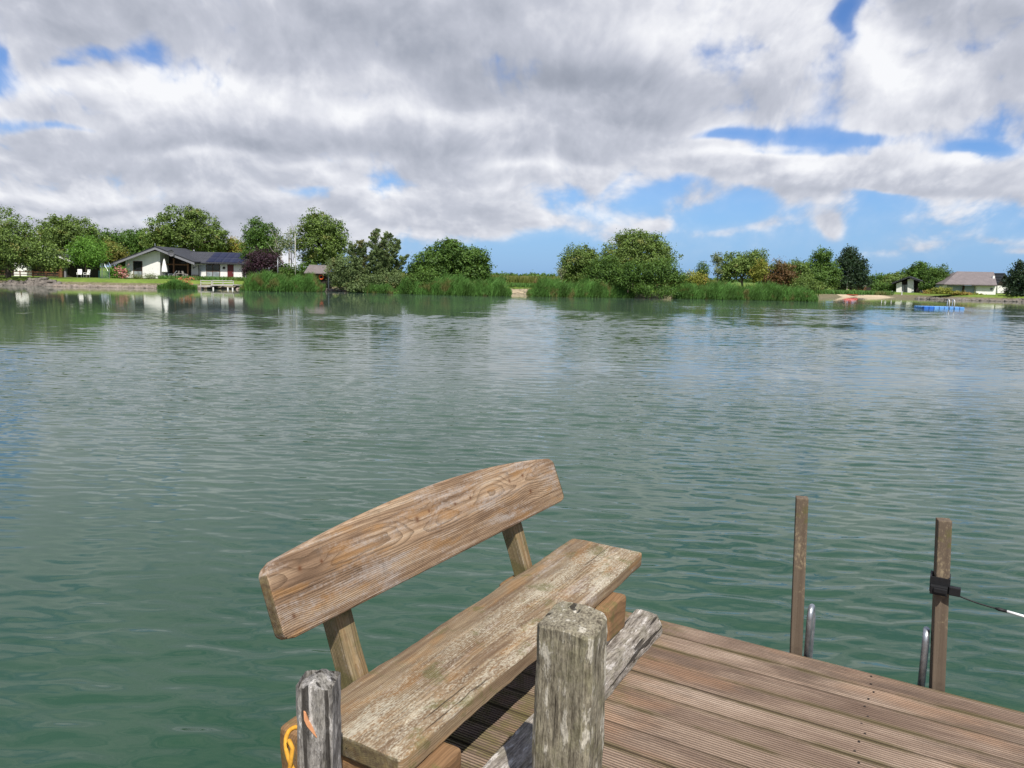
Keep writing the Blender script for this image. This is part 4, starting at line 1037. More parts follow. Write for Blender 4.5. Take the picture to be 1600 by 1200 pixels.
# wing
wf = hp('wing_wall', [(299, 437), (299, 412), (378.5, 413.5), (378.5, 438.8)], 1.6, 7.4, 'white_wall')
pe = W(300, 410.8, 100.9); pr_ = W(300, 393.2, 104.6); xl = W(283, 400, 101).x - hx; xr_ = W(387, 412, 100.9).x - hx
def wing_roof(name, z_off, x0, x1, t0, t1, th, mat, parent=None):
    ye, ze = .9, pe.z - hz + .05; yr, zr = 4.6, pr_.z - hz
    f = lambda q: (ye + (yr - ye) * q, ze + (zr - ze) * q + z_off)
    bm = bmesh.new(); (ya, za), (yb, zb_) = f(t0), f(t1)
    a = [bm.verts.new(q) for q in ((x0, ya, za), (x1, ya, za), (x1, yb, zb_), (x0, yb, zb_))]
    b = [bm.verts.new((v_.co.x, v_.co.y, v_.co.z - th)) for v_ in a]
    bm.faces.new(a); bm.faces.new(b[::-1])
    for i in range(4): bm.faces.new((a[i], b[i], b[(i + 1) % 4], a[(i + 1) % 4]))
    return bm_obj(name, bm, M[mat], parent or house)
wr = wing_roof('roof', 0, xl, xr_, 0, 1, .14, 'roof_dark')
bm = bmesh.new(); yr = 4.6; zr = pr_.z - hz
a = [bm.verts.new(q) for q in ((xl, yr + .002, zr), (xr_, yr + .002, zr), (xr_, 8.4, pe.z - hz), (xl, 8.4, pe.z - hz))]; b = [bm.verts.new(v_.co - Vector((0, 0, .14))) for v_ in a]
bm.faces.new(a); bm.faces.new(b[::-1]); [bm.faces.new((a[i], b[i], b[(i + 1) % 4], a[(i + 1) % 4])) for i in range(4)]
bm_obj('roof', bm, M['roof_dark'], house)
sx_ = W(325.5, 400, 102).x - hx; dx_ = (W(382, 400, 102).x - hx - sx_ - .16) / 5
for i in range(5):
    for (t0, t1) in ((.06, .49), (.51, .94)):
        wing_roof('solar_panel', .07, sx_ + i * (dx_ + .03), sx_ + i * (dx_ + .03) + dx_, t0, t1, .05, 'solar')
# end gable of the wing
bm = bmesh.new(); xg = xr_ - .55
pts = [(1.62, 0.02), (7.38, 0.02), (7.38, pe.z - hz - .1), (4.6, zr - .2), (1.62, pe.z - hz - .02)]
a = [bm.verts.new((xg, y, z)) for y, z in pts]; b = [bm.verts.new((xg - .1, y, z)) for y, z in pts]
bm.faces.new(a); bm.faces.new(b[::-1]); [bm.faces.new((a[i], b[i], b[(i + 1) % 5], a[(i + 1) % 5])) for i in range(5)]
bm_obj('end_gable', bm, M['white_wall'], house)
wy = 1.6
dr = hp('door', [(355.6, 438), (355.6, 413.5), (365, 413.8), (365, 438.3)], wy - .06, wy - .003, 'maroon', Y=wy)
hp('handle', [(363.4, 427), (363.4, 425.5), (364.2, 425.5), (364.2, 427)], wy - .10, wy - .061, 'galv', dr, Y=wy)
w2 = hp('window', [(322.3, 436.2), (322.3, 412.8), (344, 413.2), (344, 436.8)], wy - .06, wy - .003, 'frame', Y=wy)
for (a_, b_) in ((323.2, 332.2), (333.4, 343.2)):
    hp('pane', [(a_, 423), (a_, 414), (b_, 414.3), (b_, 423.3)], wy - .085, wy - .062, 'glass', w2, Y=wy)
    hp('lower_pane', [(a_, 435.5), (a_, 424.5), (b_, 424.8), (b_, 435.8)], wy - .085, wy - .062, 'glass_pale', w2, Y=wy)
hp('window_board', [(312.5, 424), (312.5, 414), (321.5, 414.2), (321.5, 424)], wy - .05, wy - .003, 'glass_pale', Y=wy)
bm = bmesh.new(); tube(bm, [W(301.5, 414, 101).xyz - Vector((hx, 100, hz)), W(301.8, 419, 101.4).xyz - Vector((hx, 100, hz)), W(310.5, 414.5, 101.5).xyz - Vector((hx, 100, hz)), W(311.2, 437, 101.5).xyz - Vector((hx, 100, hz))], .05, 8)
bm_obj('downpipe', bm, M['timber_dark'], house)
bm = bmesh.new(); p = W(350.2, 418.5, 101.6) - Vector((hx, 100, hz)); tube(bm, [p + Vector((0, -.02, 0)), p + Vector((0, -.10, 0))], .17, 12); bm_obj('wall_lamp', bm, M['timber_dark'], house)
p = W(242.3, 384.4, 99.5) - Vector((hx, 100, hz)); bm = bmesh.new(); tube(bm, [p, p + Vector((0, 0, .35))], .06, 8); bm_obj('vent_pipe', bm, M['galv'], house)
# satellite dish on the roof
bm = bmesh.new(); rings = []
for i in range(6):
    r_ = .38 * i / 5; rings.append([bm.verts.new((r_ * math.cos(2 * math.pi * k / 20), .9 * r_ * r_, r_ * 1.1 * math.sin(2 * math.pi * k / 20))) for k in range(20)] if i else [bm.verts.new((0, 0, 0))])
for k in range(20): bm.faces.new((rings[0][0], rings[1][k], rings[1][(k + 1) % 20]))
for i in range(1, 5):
    for k in range(20): bm.faces.new((rings[i][k], rings[i + 1][k], rings[i + 1][(k + 1) % 20], rings[i][(k + 1) % 20]))
bmesh.ops.solidify(bm, geom=list(bm.faces), thickness=.03)
for v_ in bm.verts: v_.co = Matrix.Rotation(R(200), 4, 'Z') @ v_.co
tube(bm, [(0, .05, 0), (0, .3, -.3)], .03, 6)
p = W(267.5, 395.5, 98.7) - Vector((hx, 100, hz)); bm_obj('satellite_dish', bm, M['fascia'], house, p)
# terrace in front of the porch
bm = bmesh.new(); a = W(248, 435, 98.6); box(bm, (a.x, 98.4, ZG - .25), (W(381, 438, 99).x, 101.55, ZG + .04)); o = bm_obj('terrace', bm, M['wood_pale']); tag(o, kind='structure')

# closed white parasol on the porch
p = W(257.6, 433, 99.3); q = W(257.6, 405, 99.3); hh = q.z - ZG
par = empty('closed_parasol', (p.x, 99.3, ZG + .045), 'closed white parasol standing in front of the porch', 'parasol')
bm = bmesh.new(); tube(bm, [(0, 0, 0), (0, 0, hh)], .025, 8); tube(bm, [(0, 0, 0), (0, 0, .08)], .22, 14); bm_obj('pole', bm, M['white_paint'], par)
bm = bmesh.new(); n = 20; prev = None
for (f_, r_) in ((.33, .20), (.36, .30), (.5, .27), (.7, .19), (.85, .13), (.97, .06), (1.0, .01)):
    cur = [bm.verts.new((r_ * (1 + .18 * (k % 2)) * math.cos(2 * math.pi * k / n), r_ * (1 + .18 * (k % 2)) * math.sin(2 * math.pi * k / n), hh * f_)) for k in range(n)]
    if prev:
        for k in range(n): bm.faces.new((prev[k], prev[(k + 1) % n], cur[(k + 1) % n], cur[k]))
    prev = cur
bm_obj('canopy', bm, M['fabric_w'], par)
# garden furniture on the terrace
def chair(px, Y, rz, label, mat='glass_pale', name='garden_chair', reclined=0.0, zb=ZG + .045):
    x = W(px, 434, Y).x; c = empty(name, (x, Y, zb), label, 'chair', rz=rz)
    bm = bmesh.new(); box(bm, (-.25, -.25, .40), (.25, .25, .45)); bm_obj('seat', bm, M[mat], c)
    bm = bmesh.new(); box(bm, (-.25, -.02, 0), (.25, .02, .65 + reclined * .2), Matrix.Translation((0, .25, .42)) @ Matrix.Rotation(-.2 - reclined * .5, 4, 'X')); bm_obj('backrest', bm, M[mat], c)
    for sx in (-1, 1):
        for sy in (-1, 1):
            bm = bmesh.new(); tube(bm, [(sx * .23, sy * .23, 0), (sx * .22, sy * .22, .41)], .025, 6); bm_obj('leg', bm, M['galv'], c)
        bm = bmesh.new(); box(bm, (sx * .27 - .02, -.22, .62), (sx * .27 + .02, .24, .66)); box(bm, (sx * .27 - .018, -.21, .40), (sx * .27 + .018, -.17, .619)); bm_obj('armrest', bm, M[mat], c)
chair(266, 99.5, R(-60), 'grey reclining garden chair right of the closed parasol', reclined=1.0)
chair(276, 99.8, R(-90), 'pale garden chair at the left of the porch table', 'wood_pale')
chair(290, 99.8, R(90), 'pale garden chair at the right of the porch table', 'wood_pale')
tx = W(283, 434, 99.8).x; tb = empty('garden_table', (tx, 99.8, ZG + .045), 'pale garden table under the porch between two chairs', 'table')
bm = bmesh.new(); box(bm, (-.5, -.4, .70), (.5, .4, .74)); bm_obj('table_top', bm, M['wood_pale'], tb)
for sx in (-1, 1):
    for sy in (-1, 1):
        bm = bmesh.new(); tube(bm, [(sx * .42, sy * .33, 0), (sx * .42, sy * .33, .70)], .03, 6); bm_obj('leg', bm, M['wood_pale'], tb)
bm = bmesh.new(); x = W(305.5, 436, 99.9).x; box(bm, (-.38, -.25, .08), (.38, .25, .62)); bevel(bm, .04, 2)
for sx in (-.3, .3): box(bm, (sx - .03, -.2, 0), (sx + .03, .2, .079))
tag(bm_obj('storage_box', bm, M['timber_dark'], None, (x, 99.9, ZG + .045)), 'dark storage box against the wall between porch and window', 'box')
for px, lb in ((124.5, 'white garden chair under the round bright green tree, left of the pair'), (135.5, 'white garden chair under the round bright green tree, right of the pair')):
    chair(px, 95.5, R(20 if px < 130 else -25), lb, 'white_paint', zb=ZG)
# hydrangea
bush('hydrangea', 'bush covered in pink flowers at the left corner of the white house', 'bush', 98, [(180, 427, 10, 7), (192, 427, 9, 8), (187, 423, 8, 6)], 'bright', 2600, leaf=.16)
hyd = [o_ for o_ in col.objects if o_.name.startswith('hydrangea')][-1]
N = 150; th_ = rng.random(N) * 6.28; pc = W(190, 426, 97.6)
P_ = np.stack([pc.x - hyd.location.x + rng.normal(0, .42, N), -.45 + rng.normal(0, .2, N), .75 + rng.normal(0, .30, N)], 1)
po = specks('flower_heads', '', '', P_, .16, 'pink', 5); po.parent = hyd
bush('bush', 'low grey green shrub below the right half of the white gable wall', 'bush', 98.4, [(234, 433, 9, 3.5)], 'pale', 700, leaf=.12)
bush('bush', 'tiny flowering plant under the window of the white gable wall', 'bush', 98.8, [(211, 431.5, 4, 3), (218, 432, 4, 2.5)], 'orange', 450, leaf=.1)

# cottage at far left behind the trees -------------------------------
c0 = W(60, 432, 99); cot = empty('timber_cottage', (c0.x, 99, ZG - .05), 'dark timber cottage with one white wall, half hidden by trees at left', 'house')
hx, hz = c0.x, ZG - .05
def cp(name, pts, y0, y1, mat, parent=None, Y=0):
    bm = bmesh.new(); prism(bm, L2(pts, 99 + Y, hx, hz), y0, y1); return bm_obj(name, bm, M[mat], parent or cot)
cp('timber_wall', [(-70, 434), (-70, 402), (94, 402), (94, 434)], .6, 6, 'timber_dark')
cp('white_wall', [(25, 433.5), (25, 410), (45, 410.5), (45, 433.8)], -.4, .59, 'white_wall')
cp('timber_wall', [(103, 434.5), (103, 405), (117, 408), (117, 434.8)], .4, 6, 'timber_dark')
cp('corner_post', [(95, 434.3), (95, 404), (99, 404.2), (99, 434.4)], -.3, 0, 'timber_brown')
cp('side_panel', [(99.4, 434.3), (99.4, 404), (102.6, 405), (102.6, 434.4)], .1, .5, 'fascia')
pa = W(92, 396, 98.2); pb = W(118, 406, 98.2); pc_ = W(-75, 396, 98.2)
bm = bmesh.new(); prism(bm, [(pa.x - hx, pa.z - hz), (pb.x - hx, pb.z - hz), (pb.x - hx, pb.z - hz - .3), (pa.x - hx, pa.z - hz - .3)], -1, 7); rfc = bm_obj('roof', bm, M['roof_dark'], cot)
bm = bmesh.new(); prism(bm, [(pc_.x - hx, pa.z - hz), (pa.x - hx, pa.z - hz), (pa.x - hx, pa.z - hz - .3), (pc_.x - hx, pa.z - hz - .5)], -1, 7); bm_obj('roof', bm, M['roof_dark'], cot)
bm = bmesh.new(); prism(bm, [(pa.x - hx, pa.z - hz - .3), (pb.x - hx, pb.z - hz - .3), (pb.x - hx, pb.z - hz - .5), (pa.x - hx, pa.z - hz - .5)], -1.04, -.9); bm_obj('fascia', bm, M['white_paint'], rfc)
# low fence at far left
fx0, fx1 = W(-30, 430, 94).x, W(92, 430, 94).x
fen = empty('low_fence', (fx0, 94, ZG), 'low brown rail fence under the trees at the far left', 'fence')
bm = bmesh.new(); box(bm, (0, -.02, .55), (fx1 - fx0, .02, .66)); box(bm, (0, -.02, .25), (fx1 - fx0, .02, .34)); bm_obj('rails', bm, M['timber_brown'], fen)
for k in range(7):
    bm = bmesh.new(); x = (fx1 - fx0) * k / 6; box(bm, (x - .05, .022, 0), (x + .05, .10, .75)); bm_obj('fence_post', bm, M['timber_brown'], fen)
# flat landing at the far left end of the bank
g = G(2, 444.5, ZW); ld = empty('landing_stage', (g.x, g.y - 1.2, ZW), 'small grey landing stage at the left edge, under the large olive tree', 'jetty')
bm = bmesh.new(); box(bm, (-1.6, -.5, .38), (.55, 1.2, .46)); bm_obj('decking', bm, M['wood_pale'], ld)
for x in (-1.4, .4):
    bm = bmesh.new(); tube(bm, [(x, -.4, -1), (x, -.4, .379)], .06, 8); bm_obj('leg', bm, M['wood_pale'], ld)
# netting enclosure on the lawn
n0 = W(154, 440, 93.2); net = empty('net_frame', (n0.x, 93.2, ZG - .1), 'teal net fence frame on the lawn left of the pink flowers', 'fence')
def npt(px, py, Y): q = W(px, py, Y); return q - Vector((n0.x, 93.2, ZG - .1))
for (a_, b_) in (((159.5, 412), (159.5, 435)), ((170.8, 414), (170.8, 444))):
    bm = bmesh.new(); tube(bm, [npt(a_[0], a_[1], 93.2), npt(b_[0], b_[1], 93.2)], .04, 6); bm_obj('pole', bm, M['galv'], net)
bm = bmesh.new(); tube(bm, [npt(159.5, 412, 93.2), npt(163, 412.3, 93.4), npt(168.5, 423.5, 93.2)], .018, 6); bm_obj('stay', bm, M['galv'], net)
bm = bmesh.new()
for k in range(15):
    x = 154 + k * 1.12; tube(bm, [npt(x, 423, 93.25), npt(x, 438.5, 93.25)], .008, 4)
for k in range(13): tube(bm, [npt(154, 423 + k * 1.2, 93.27), npt(170, 423.3 + k * 1.2, 93.27)], .008, 4)
bm_obj('netting', bm, M['net'], net)

# landing stage of the white house ------------------------------------
g = G(340, 452, ZW); dk = empty('landing_stage', (g.x, g.y, ZW), 'small silvered landing stage with white railing before the white house', 'jetty')
def dpt(px, py, Y): q = W(px, py, Y); return (q.x - g.x, Y - g.y, q.z - ZW)
Yd = g.y - .4
a0 = dpt(313, 446.2, Yd); a1 = dpt(331, 446.6, Yd); a2 = dpt(364, 445.6, Yd)
bm = bmesh.new(); box(bm, (a0[0], -.9, a0[2] - .14), (a1[0], 2.2, a0[2])); bm_obj('lower_platform', bm, M['wood_pale'], dk)
bm = bmesh.new(); box(bm, (a1[0] + .01, -.4, a0[2] + .02), (a2[0], 2.6, a0[2] + .16)); bm_obj('platform', bm, M['wood_pale'], dk)
for x in (a1[0] + .1, a2[0] - .65, a2[0] - .1, a0[0] + .1):
    bm = bmesh.new(); box(bm, (x - .07, -.3, -1), (x + .07, -.16, a0[2] - .142)); bm_obj('leg', bm, M['white_paint'], dk)
def rail(x0, x1, z, h, y=-.3):
    bm = bmesh.new(); box(bm, (x0, y - .03, z + h - .07), (x1, y + .03, z + h)); box(bm, (x0, y - .02, z + h * .5 - .04), (x1, y + .02, z + h * .5 + .04)); bm_obj('rail', bm, M['rail_paint'], dk)
    k = max(2, int((x1 - x0) / 1.2) + 1)
    for i in range(k):
        x = x0 + (x1 - x0) * i / (k - 1); bm = bmesh.new(); box(bm, (x - .04, y + .031, z), (x + .04, y + .10, z + h)); bm_obj('railing_post', bm, M['rail_paint'], dk)
rail(a0[0], a1[0] - .1, a0[2], .62); rail(a1[0] + .05, a2[0], a0[2] + .16, .5)

# white flagpole, thin poles
def pole(name, label, px, pt, pb, Y, r=.05, mat='white_paint', zb=None, cat='pole'):
    a = W(px[0], pt, Y); b = W(px[1], pb, Y); bm = bmesh.new(); z0 = b.z if zb is None else zb
    tube(bm, [(0, 0, 0), ((a.x - b.x) * .5, 0, (a.z - z0) * .5), (a.x - b.x, 0, a.z - z0)], [r, r * .9, r * .7], 8)
    tube(bm, [(a.x - b.x, 0, a.z - z0), (a.x - b.x, 0, a.z - z0 + r * 1.6)], r * 1.2, 8)
    tag(bm_obj(name, bm, M[mat], None, (b.x, Y, z0), smooth=True), label, cat)
pole('flagpole', 'tall white pole standing behind the reeds left of the hut', (461, 461.6), 365, 436, 95, .05, 'rail_paint', zb=ZG)
pole('pole', 'short grey pole standing behind the reeds by the purple bush', (434, 434), 404, 432, 96, .05, 'galv', zb=ZG)
pole('mast', 'slender white mast standing on the far beach', (1325.5, 1323), 420, 456, 133, .07, zb=-.1, cat='mast')
pole('pole', 'tiny aerial on a stick beyond the trees left of the long reed bed sapling', (1100, 1100), 408, 430, 105, .02, 'galv')

# hut with lifebuoy ----------------------------------------------------
h0 = W(497, 450, 91.5); hut = empty('boat_hut', (h0.x, 91.5, ZW + .3), 'small dark hut with a tin roof on the bank beside the reeds', 'hut')
def up_(px, py, Y=91.5): q = W(px, py, Y); return (q.x - h0.x, q.z - ZW - .3)
bm = bmesh.new(); prism(bm, [up_(490, 452), up_(490, 425), up_(512, 425.5), up_(512, 446), up_(510, 452)], 0, 2.4); bm_obj('wall', bm, M['timber_dark'], hut)
bm = bmesh.new(); (xa, za), (xb, zb2) = up_(477, 426), up_(516, 426); (xc, zc2) = up_(516, 416)
vs = [bm.verts.new(q) for q in ((xa, -.6, za), (xb, -.6, za - .03), (xb, 1.9, zc2 + .12), (xa, 1.9, zc2 + .15))]; v2 = [bm.verts.new(v_.co - Vector((0, 0, .09))) for v_ in vs]
bm.faces.new(vs); bm.faces.new(v2[::-1]); [bm.faces.new((vs[i], v2[i], v2[(i + 1) % 4], vs[(i + 1) % 4])) for i in range(4)]; bm_obj('roof', bm, M['tin'], hut)
bm = bmesh.new(); (xp, zp) = up_(514.5, 426.5); box(bm, (xp - .05, -.5, -.3), (xp + .05, -.4, zp + .02)); bm_obj('post', bm, M['galv'], hut)
p = W(502, 433, 91.35); bm = bmesh.new(); tube(bm, [(.24 * math.cos(2 * math.pi * k / 24), 0, .24 * math.sin(2 * math.pi * k / 24)) for k in range(24)], .075, 10, True)
tag(bm_obj('lifebuoy', bm, M['buoy'], None, p, smooth=True), 'orange lifebuoy ring hanging on the dark hut wall', 'lifebuoy')

# ------------------------------------------------------------------ stones along the banks
def stones(name, label, line, n, mat, seed, smin=.12, smax=.34, zr=(-.05, .55), dep=1.3):
    rng = np.random.default_rng(seed)
    P = np.array([tuple(G(x, y, ZW))[:2] for x, y in line]); seg = np.linalg.norm(np.diff(P, axis=0), axis=1); cum = np.concatenate([[0], np.cumsum(seg)])
    b0 = bmesh.new(); bmesh.ops.create_icosphere(b0, subdivisions=1, radius=1); bv = np.array([v_.co[:] for v_ in b0.verts]); bf = np.array([[v_.index for v_ in f.verts] for f in b0.faces]); b0.free()
    V = []; Fc = []
    for i in range(n):
        t_ = rng.random() * cum[-1]; x = np.interp(t_, cum, P[:, 0]); f_ = rng.random(); y = np.interp(t_, cum, P[:, 1]) + f_ * dep - .1
        z = float(terrain_z(np.array([x]), np.array([y]))[0]); s = smin + (smax - smin) * rng.random() ** 2
        q = bv * (1 + .22 * rng.normal(size=(len(bv), 1))) * np.array([s * 1.25, s, s * .75]); a = rng.random() * 6.28
        q = q @ np.array([[math.cos(a), -math.sin(a), 0], [math.sin(a), math.cos(a), 0], [0, 0, 1]]); V.append(q + np.array([x, y, max(z, ZW - .05) + s * .25])); Fc.append(bf + i * len(bv))
    o = link(name, np_mesh(name, np.concatenate(V), np.concatenate(Fc).ravel(), 3, M[mat]), None); tag(o, label, 'stones', None, 'stuff')
stones('bank_stones', 'band of pale stones along the lawn edge before the white house', [(85, 447.8), (200, 449.8), (312, 451.4)], 1300, 'stone', 1)
stones('bank_stones', 'dark shaded stones under the large olive tree at the left end', [(-60, 444.6), (0, 445.8), (85, 447.6)], 500, 'stone_dark', 2)
stones('bank_stones', 'jumble of grey stones on the slope below the hut', [(500, 455.4), (512, 455), (536, 455)], 260, 'stone', 3, .1, .4)
stones('bank_stones', 'dark stone bank below the brown roofed house', [(1436, 467.3), (1500, 469.2), (1560, 470.7), (1640, 473)], 900, 'stone_dark', 4, .15, .4)
stones('bank_stones', 'few pale stones right of the landing stage', [(364, 452), (380, 453)], 60, 'stone', 5)
# sand heap by the middle reeds
def heap(px, py, rx, h, label):
    g = G(px, py, ZW); bm = bmesh.new(); bmesh.ops.create_icosphere(bm, subdivisions=4, radius=1)
    from mathutils import noise as mn
    for v_ in bm.verts:
        v_.co = Vector((v_.co.x * rx, v_.co.y * rx * .6, max(v_.co.z, -.2) * h)); v_.co *= 1 + .2 * mn.noise(v_.co * 1.5)
    tag(bm_obj('sand_heap', bm, plain('dry_straw_sand', (.42, .32, .17), .9, .3, 8, 0, .03), None, (g.x, g.y + .5, ZW + .02), smooth=True), label, 'heap')
heap(1000, 465, 1.1, .5, 'small heap of yellow straw and sand on the waterline below the middle trees')

# ------------------------------------------------------------------ far beach: red boat, crate hut, posts
p = G(1330, 461, -.42); 
bt = empty('rowing_boat', (W(1329, 459, 133).x, 133, float(terrain_z(np.array([W(1329, 459, 133).x]), np.array([133.0]))[0]) - .02), 'upturned red boat lying on the far beach by the mast', 'boat', rz=R(-12))
bm = bmesh.new(); prev = None
for i in range(11):
    f_ = i / 10; x = -1.25 + 2.5 * f_; w_ = .48 * math.sin(math.pi * min(1, .12 + f_ * .80)) ** .7 if f_ < 1 else .05; hgt = .42 * (.5 + .5 * math.sin(math.pi * f_)) + .12 * (1 - f_)
    cur = [bm.verts.new((x, w_ * math.cos(a), .08 + hgt * math.sin(a) ** .8 if math.sin(a) > 0 else .02)) for a in [math.pi * k / 8 for k in range(9)]]
    if prev:
        for k in range(8): bm.faces.new((prev[k], prev[k + 1], cur[k + 1], cur[k]))
    else: bm.faces.new(cur)
    prev = cur
bm.faces.new(prev[::-1]); bm_obj('hull', bm, M['red'], bt, smooth=True)
bm = bmesh.new(); box(bm, (-1.2, -.025, .50), (1.1, .025, .58)); bm_obj('keel', bm, M['white_paint'], bt)
x0 = W(1351, 455, 138); ch = empty('log_shelter', (x0.x, 138, -.02), 'low brown wooden shelter at the back of the far beach', 'hut')
ch.location.z = ZG
bm = bmesh.new(); box(bm, (-1.1, 0, 0), (.25, 1, .95)); bm_obj('wall', bm, M['timber_brown'], ch)
bm = bmesh.new(); box(bm, (-1.15, -.1, .952), (.30, 1.1, 1.03)); bm_obj('roof', bm, M['wood_pale'], ch)
bm = bmesh.new(); box(bm, (.26, 0, 0), (1.1, 1, .75)); bm_obj('side_box', bm, M['timber_dark'], ch)
for i, px in enumerate((1378.5, 1393.5, 1409)):
    a = W(px, 459, 130); bm = bmesh.new(); box(bm, (-.05, -.05, -.1), (.05, .05, .58)); bevel(bm, .01, 1)
    tag(bm_obj('marker_post', bm, M['white_paint'], None, (a.x, 130, -.12)), 'white marker post on the grass edge, %s of three before the small gabled house' % ('leftmost', 'middle', 'rightmost')[i], 'post', 'white marker posts')
a = W(1384, 458.5, 131); bm = bmesh.new(); bmesh.ops.create_uvsphere(bm, u_segments=16, v_segments=10, radius=.19); tube(bm, [(0, 0, -.3), (0, 0, -.12)], .04, 6)
tag(bm_obj('garden_lamp', bm, M['white_paint'], None, (a.x, 131, .12), smooth=True), 'round white globe lamp by the leftmost marker post', 'lamp')

# small gabled house ---------------------------------------------------
c0 = W(1420, 457, 140); gh = empty('gabled_house', (c0.x, 140, ZG - .08), 'small dark gabled house with white wall panels on the right bank', 'house', rz=R(-31))
hx, hz = c0.x, ZG - .08
def gp_(name, pts, y0, y1, mat, parent=None, Y=0):
    bm = bmesh.new(); prism(bm, [(x * .9, z) for x, z in L2(pts, 140 + Y, hx, hz)], y0, y1); return bm_obj(name, bm, M[mat], parent or gh)
gp_('wall', [(1401, 457.5), (1401, 443), (1424, 434.5), (1439, 440), (1439, 458)], .8, 7, 'timber_dark')
gp_('white_panel', [(1400.5, 457), (1400.5, 443.3), (1409, 440.3), (1409, 457.2)], 0, .79, 'white_wall')
gp_('white_panel', [(1418, 457.2), (1418, 436.9), (1424, 434.8), (1427.5, 436.2), (1427.5, 457.5)], 0, .79, 'white_wall')
wz = gp_('window', [(1409.4, 457.2), (1409.4, 445), (1417.6, 445), (1417.6, 457.3)], .6, .79, 'glass_pale')
gp_('mullion', [(1413, 457.2), (1413, 445), (1414, 445), (1414, 457.2)], .55, .599, 'frame', wz)
def slab2(name, a, b, th, y0, y1, mat, Yp, parent):
    pa = W(a[0], a[1], Yp); pb = W(b[0], b[1], Yp); bm = bmesh.new()
    qa, qb = (pa.x - hx) * .9, (pb.x - hx) * .9; prism(bm, [(qa, pa.z - hz), (qb, pb.z - hz), (qb, pb.z - hz - th), (qa, pa.z - hz - th)], y0, y1); return bm_obj(name, bm, M[mat], parent)
slab2('roof', (1424, 431.5), (1397.5, 441.5), .3, -.8, 7.6, 'roof_dark', 139.2, gh)
slab2('roof', (1424, 431.5), (1443, 438.5), .3, -.8, 7.6, 'roof_dark', 139.2, gh)
# brown roofed house -----------------------------------------------------
bh = empty('brown_roofed_house', (W(1516, 461, 131).x, 131, W(1516, 461, 131).z), 'long white house with a brown tiled roof on the right bank', 'house')
o0 = Vector(bh.location)
F0 = W(1475, 443.8, 130.5) - o0; F1 = W(1558, 445.4, 130.5) - o0; R0 = W(1496, 424, 136) - o0; R1 = W(1553, 425, 136) - o0
B0 = Vector((F0.x + 2.5, 12.5, F0.z)); B1 = Vector((F1.x + 2.5, 12.5, F1.z))
bm = bmesh.new()
def quadp(bm, q, th=.15):
    a = [bm.verts.new(v_) for v_ in q]; b = [bm.verts.new(v_ - Vector((0, 0, th))) for v_ in q]; bm.faces.new(a); bm.faces.new(b[::-1]); n = len(q)
    for i in range(n): bm.faces.new((a[i], b[i], b[(i + 1) % n], a[(i + 1) % n]))
quadp(bm, [F0, F1, R1, R0])
quadp(bm, [B1, B0, R0 + Vector((0, .01, 0)), R1 + Vector((0, .01, 0))]); quadp(bm, [F0 + Vector((-.005, .01, 0)), R0 + Vector((-.005, .01, 0)), B0 + Vector((-.005, 0, 0))])
quadp(bm, [F1 + Vector((.005, .01, 0)), B1 + Vector((.005, 0, 0)), R1 + Vector((.005, .01, 0))])
rfb = bm_obj('roof', bm, M['roof_brown'], bh)
bm = bmesh.new(); a = W(1551.5, 431, 133.5) - o0; box(bm, (a.x - .17, 2.2, a.z - .9), (a.x + .17, 2.6, a.z)); bm_obj('chimney', bm, M['white_wall'], rfb)
zt = F0.z - .16
def hb(name, p0, p1, y0, y1, z0, z1, mat, parent=None):
    bm = bmesh.new(); x0 = W(p0, 450, 131.2).x - o0.x; x1 = W(p1, 450, 131.2).x - o0.x; box(bm, (x0, y0, z0), (x1, y1, z1)); return bm_obj(name, bm, M[mat], parent or bh)
hb('wall', 1525.5, 1556.5, .2, 11.5, -.3, zt, 'white_wall')
hb('recessed_wall', 1479.5, 1525.4, .75, 11.4, -.3, zt, 'shaded_wall')
hb('end_pier', 1477.5, 1479.4, .2, 1.2, -.3, zt, 'white_wall')
for (a_, b_) in ((1481, 1506), (1508, 1524.6)):
    w_ = hb('shutter_door', a_, b_, .66, .748, -.1, zt - .12, 'shaded_shutter')
hb('door_post', 1506.3, 1507.7, .3, .65, -.3, zt - .01, 'frame')
hb('wall_vent', 1547.5, 1550.5, .12, .199, .9, 1.2, 'fascia'); hb('wall_vent', 1548, 1551, .12, .199, zt - .45, zt - .35, 'fascia')
# house behind, at the right edge
o1 = W(1570, 455, 150); dh = empty('dark_gabled_house', (o1.x, 150, ZG - .1), 'dark roofed house half hidden by the conifer at the right edge', 'house')
hx, hz = o1.x, ZG - .1
def dp(name, pts, y0, y1, mat, Y=0):
    bm = bmesh.new(); prism(bm, L2(pts, 150 + Y, hx, hz), y0, y1); return bm_obj(name, bm, M[mat], dh)
dp('gable', [(1559, 446), (1570, 430), (1581, 446)], .3, 7, 'timber_dark')
dp('wall', [(1560, 458), (1560, 446.3), (1585, 446.6), (1585, 458)], .3, 7, 'white_wall')
dp('window', [(1568, 440), (1568, 435.5), (1573, 435.5), (1573, 440)], .2, .297, 'glass_pale')
for (a_, b_) in (((1570, 426.5), (1556.5, 446.5)), ((1570, 426.5), (1590, 450))):
    pa = W(*a_, 149.5); pb = W(*b_, 149.5); bm = bmesh.new()
    prism(bm, [(pa.x - hx, pa.z - hz), (pb.x - hx, pb.z - hz), (pb.x - hx, pb.z - hz - .35), (pa.x - hx, pa.z - hz - .35)], -.5, 7.5); bm_obj('roof', bm, M['roof_dark'], dh)

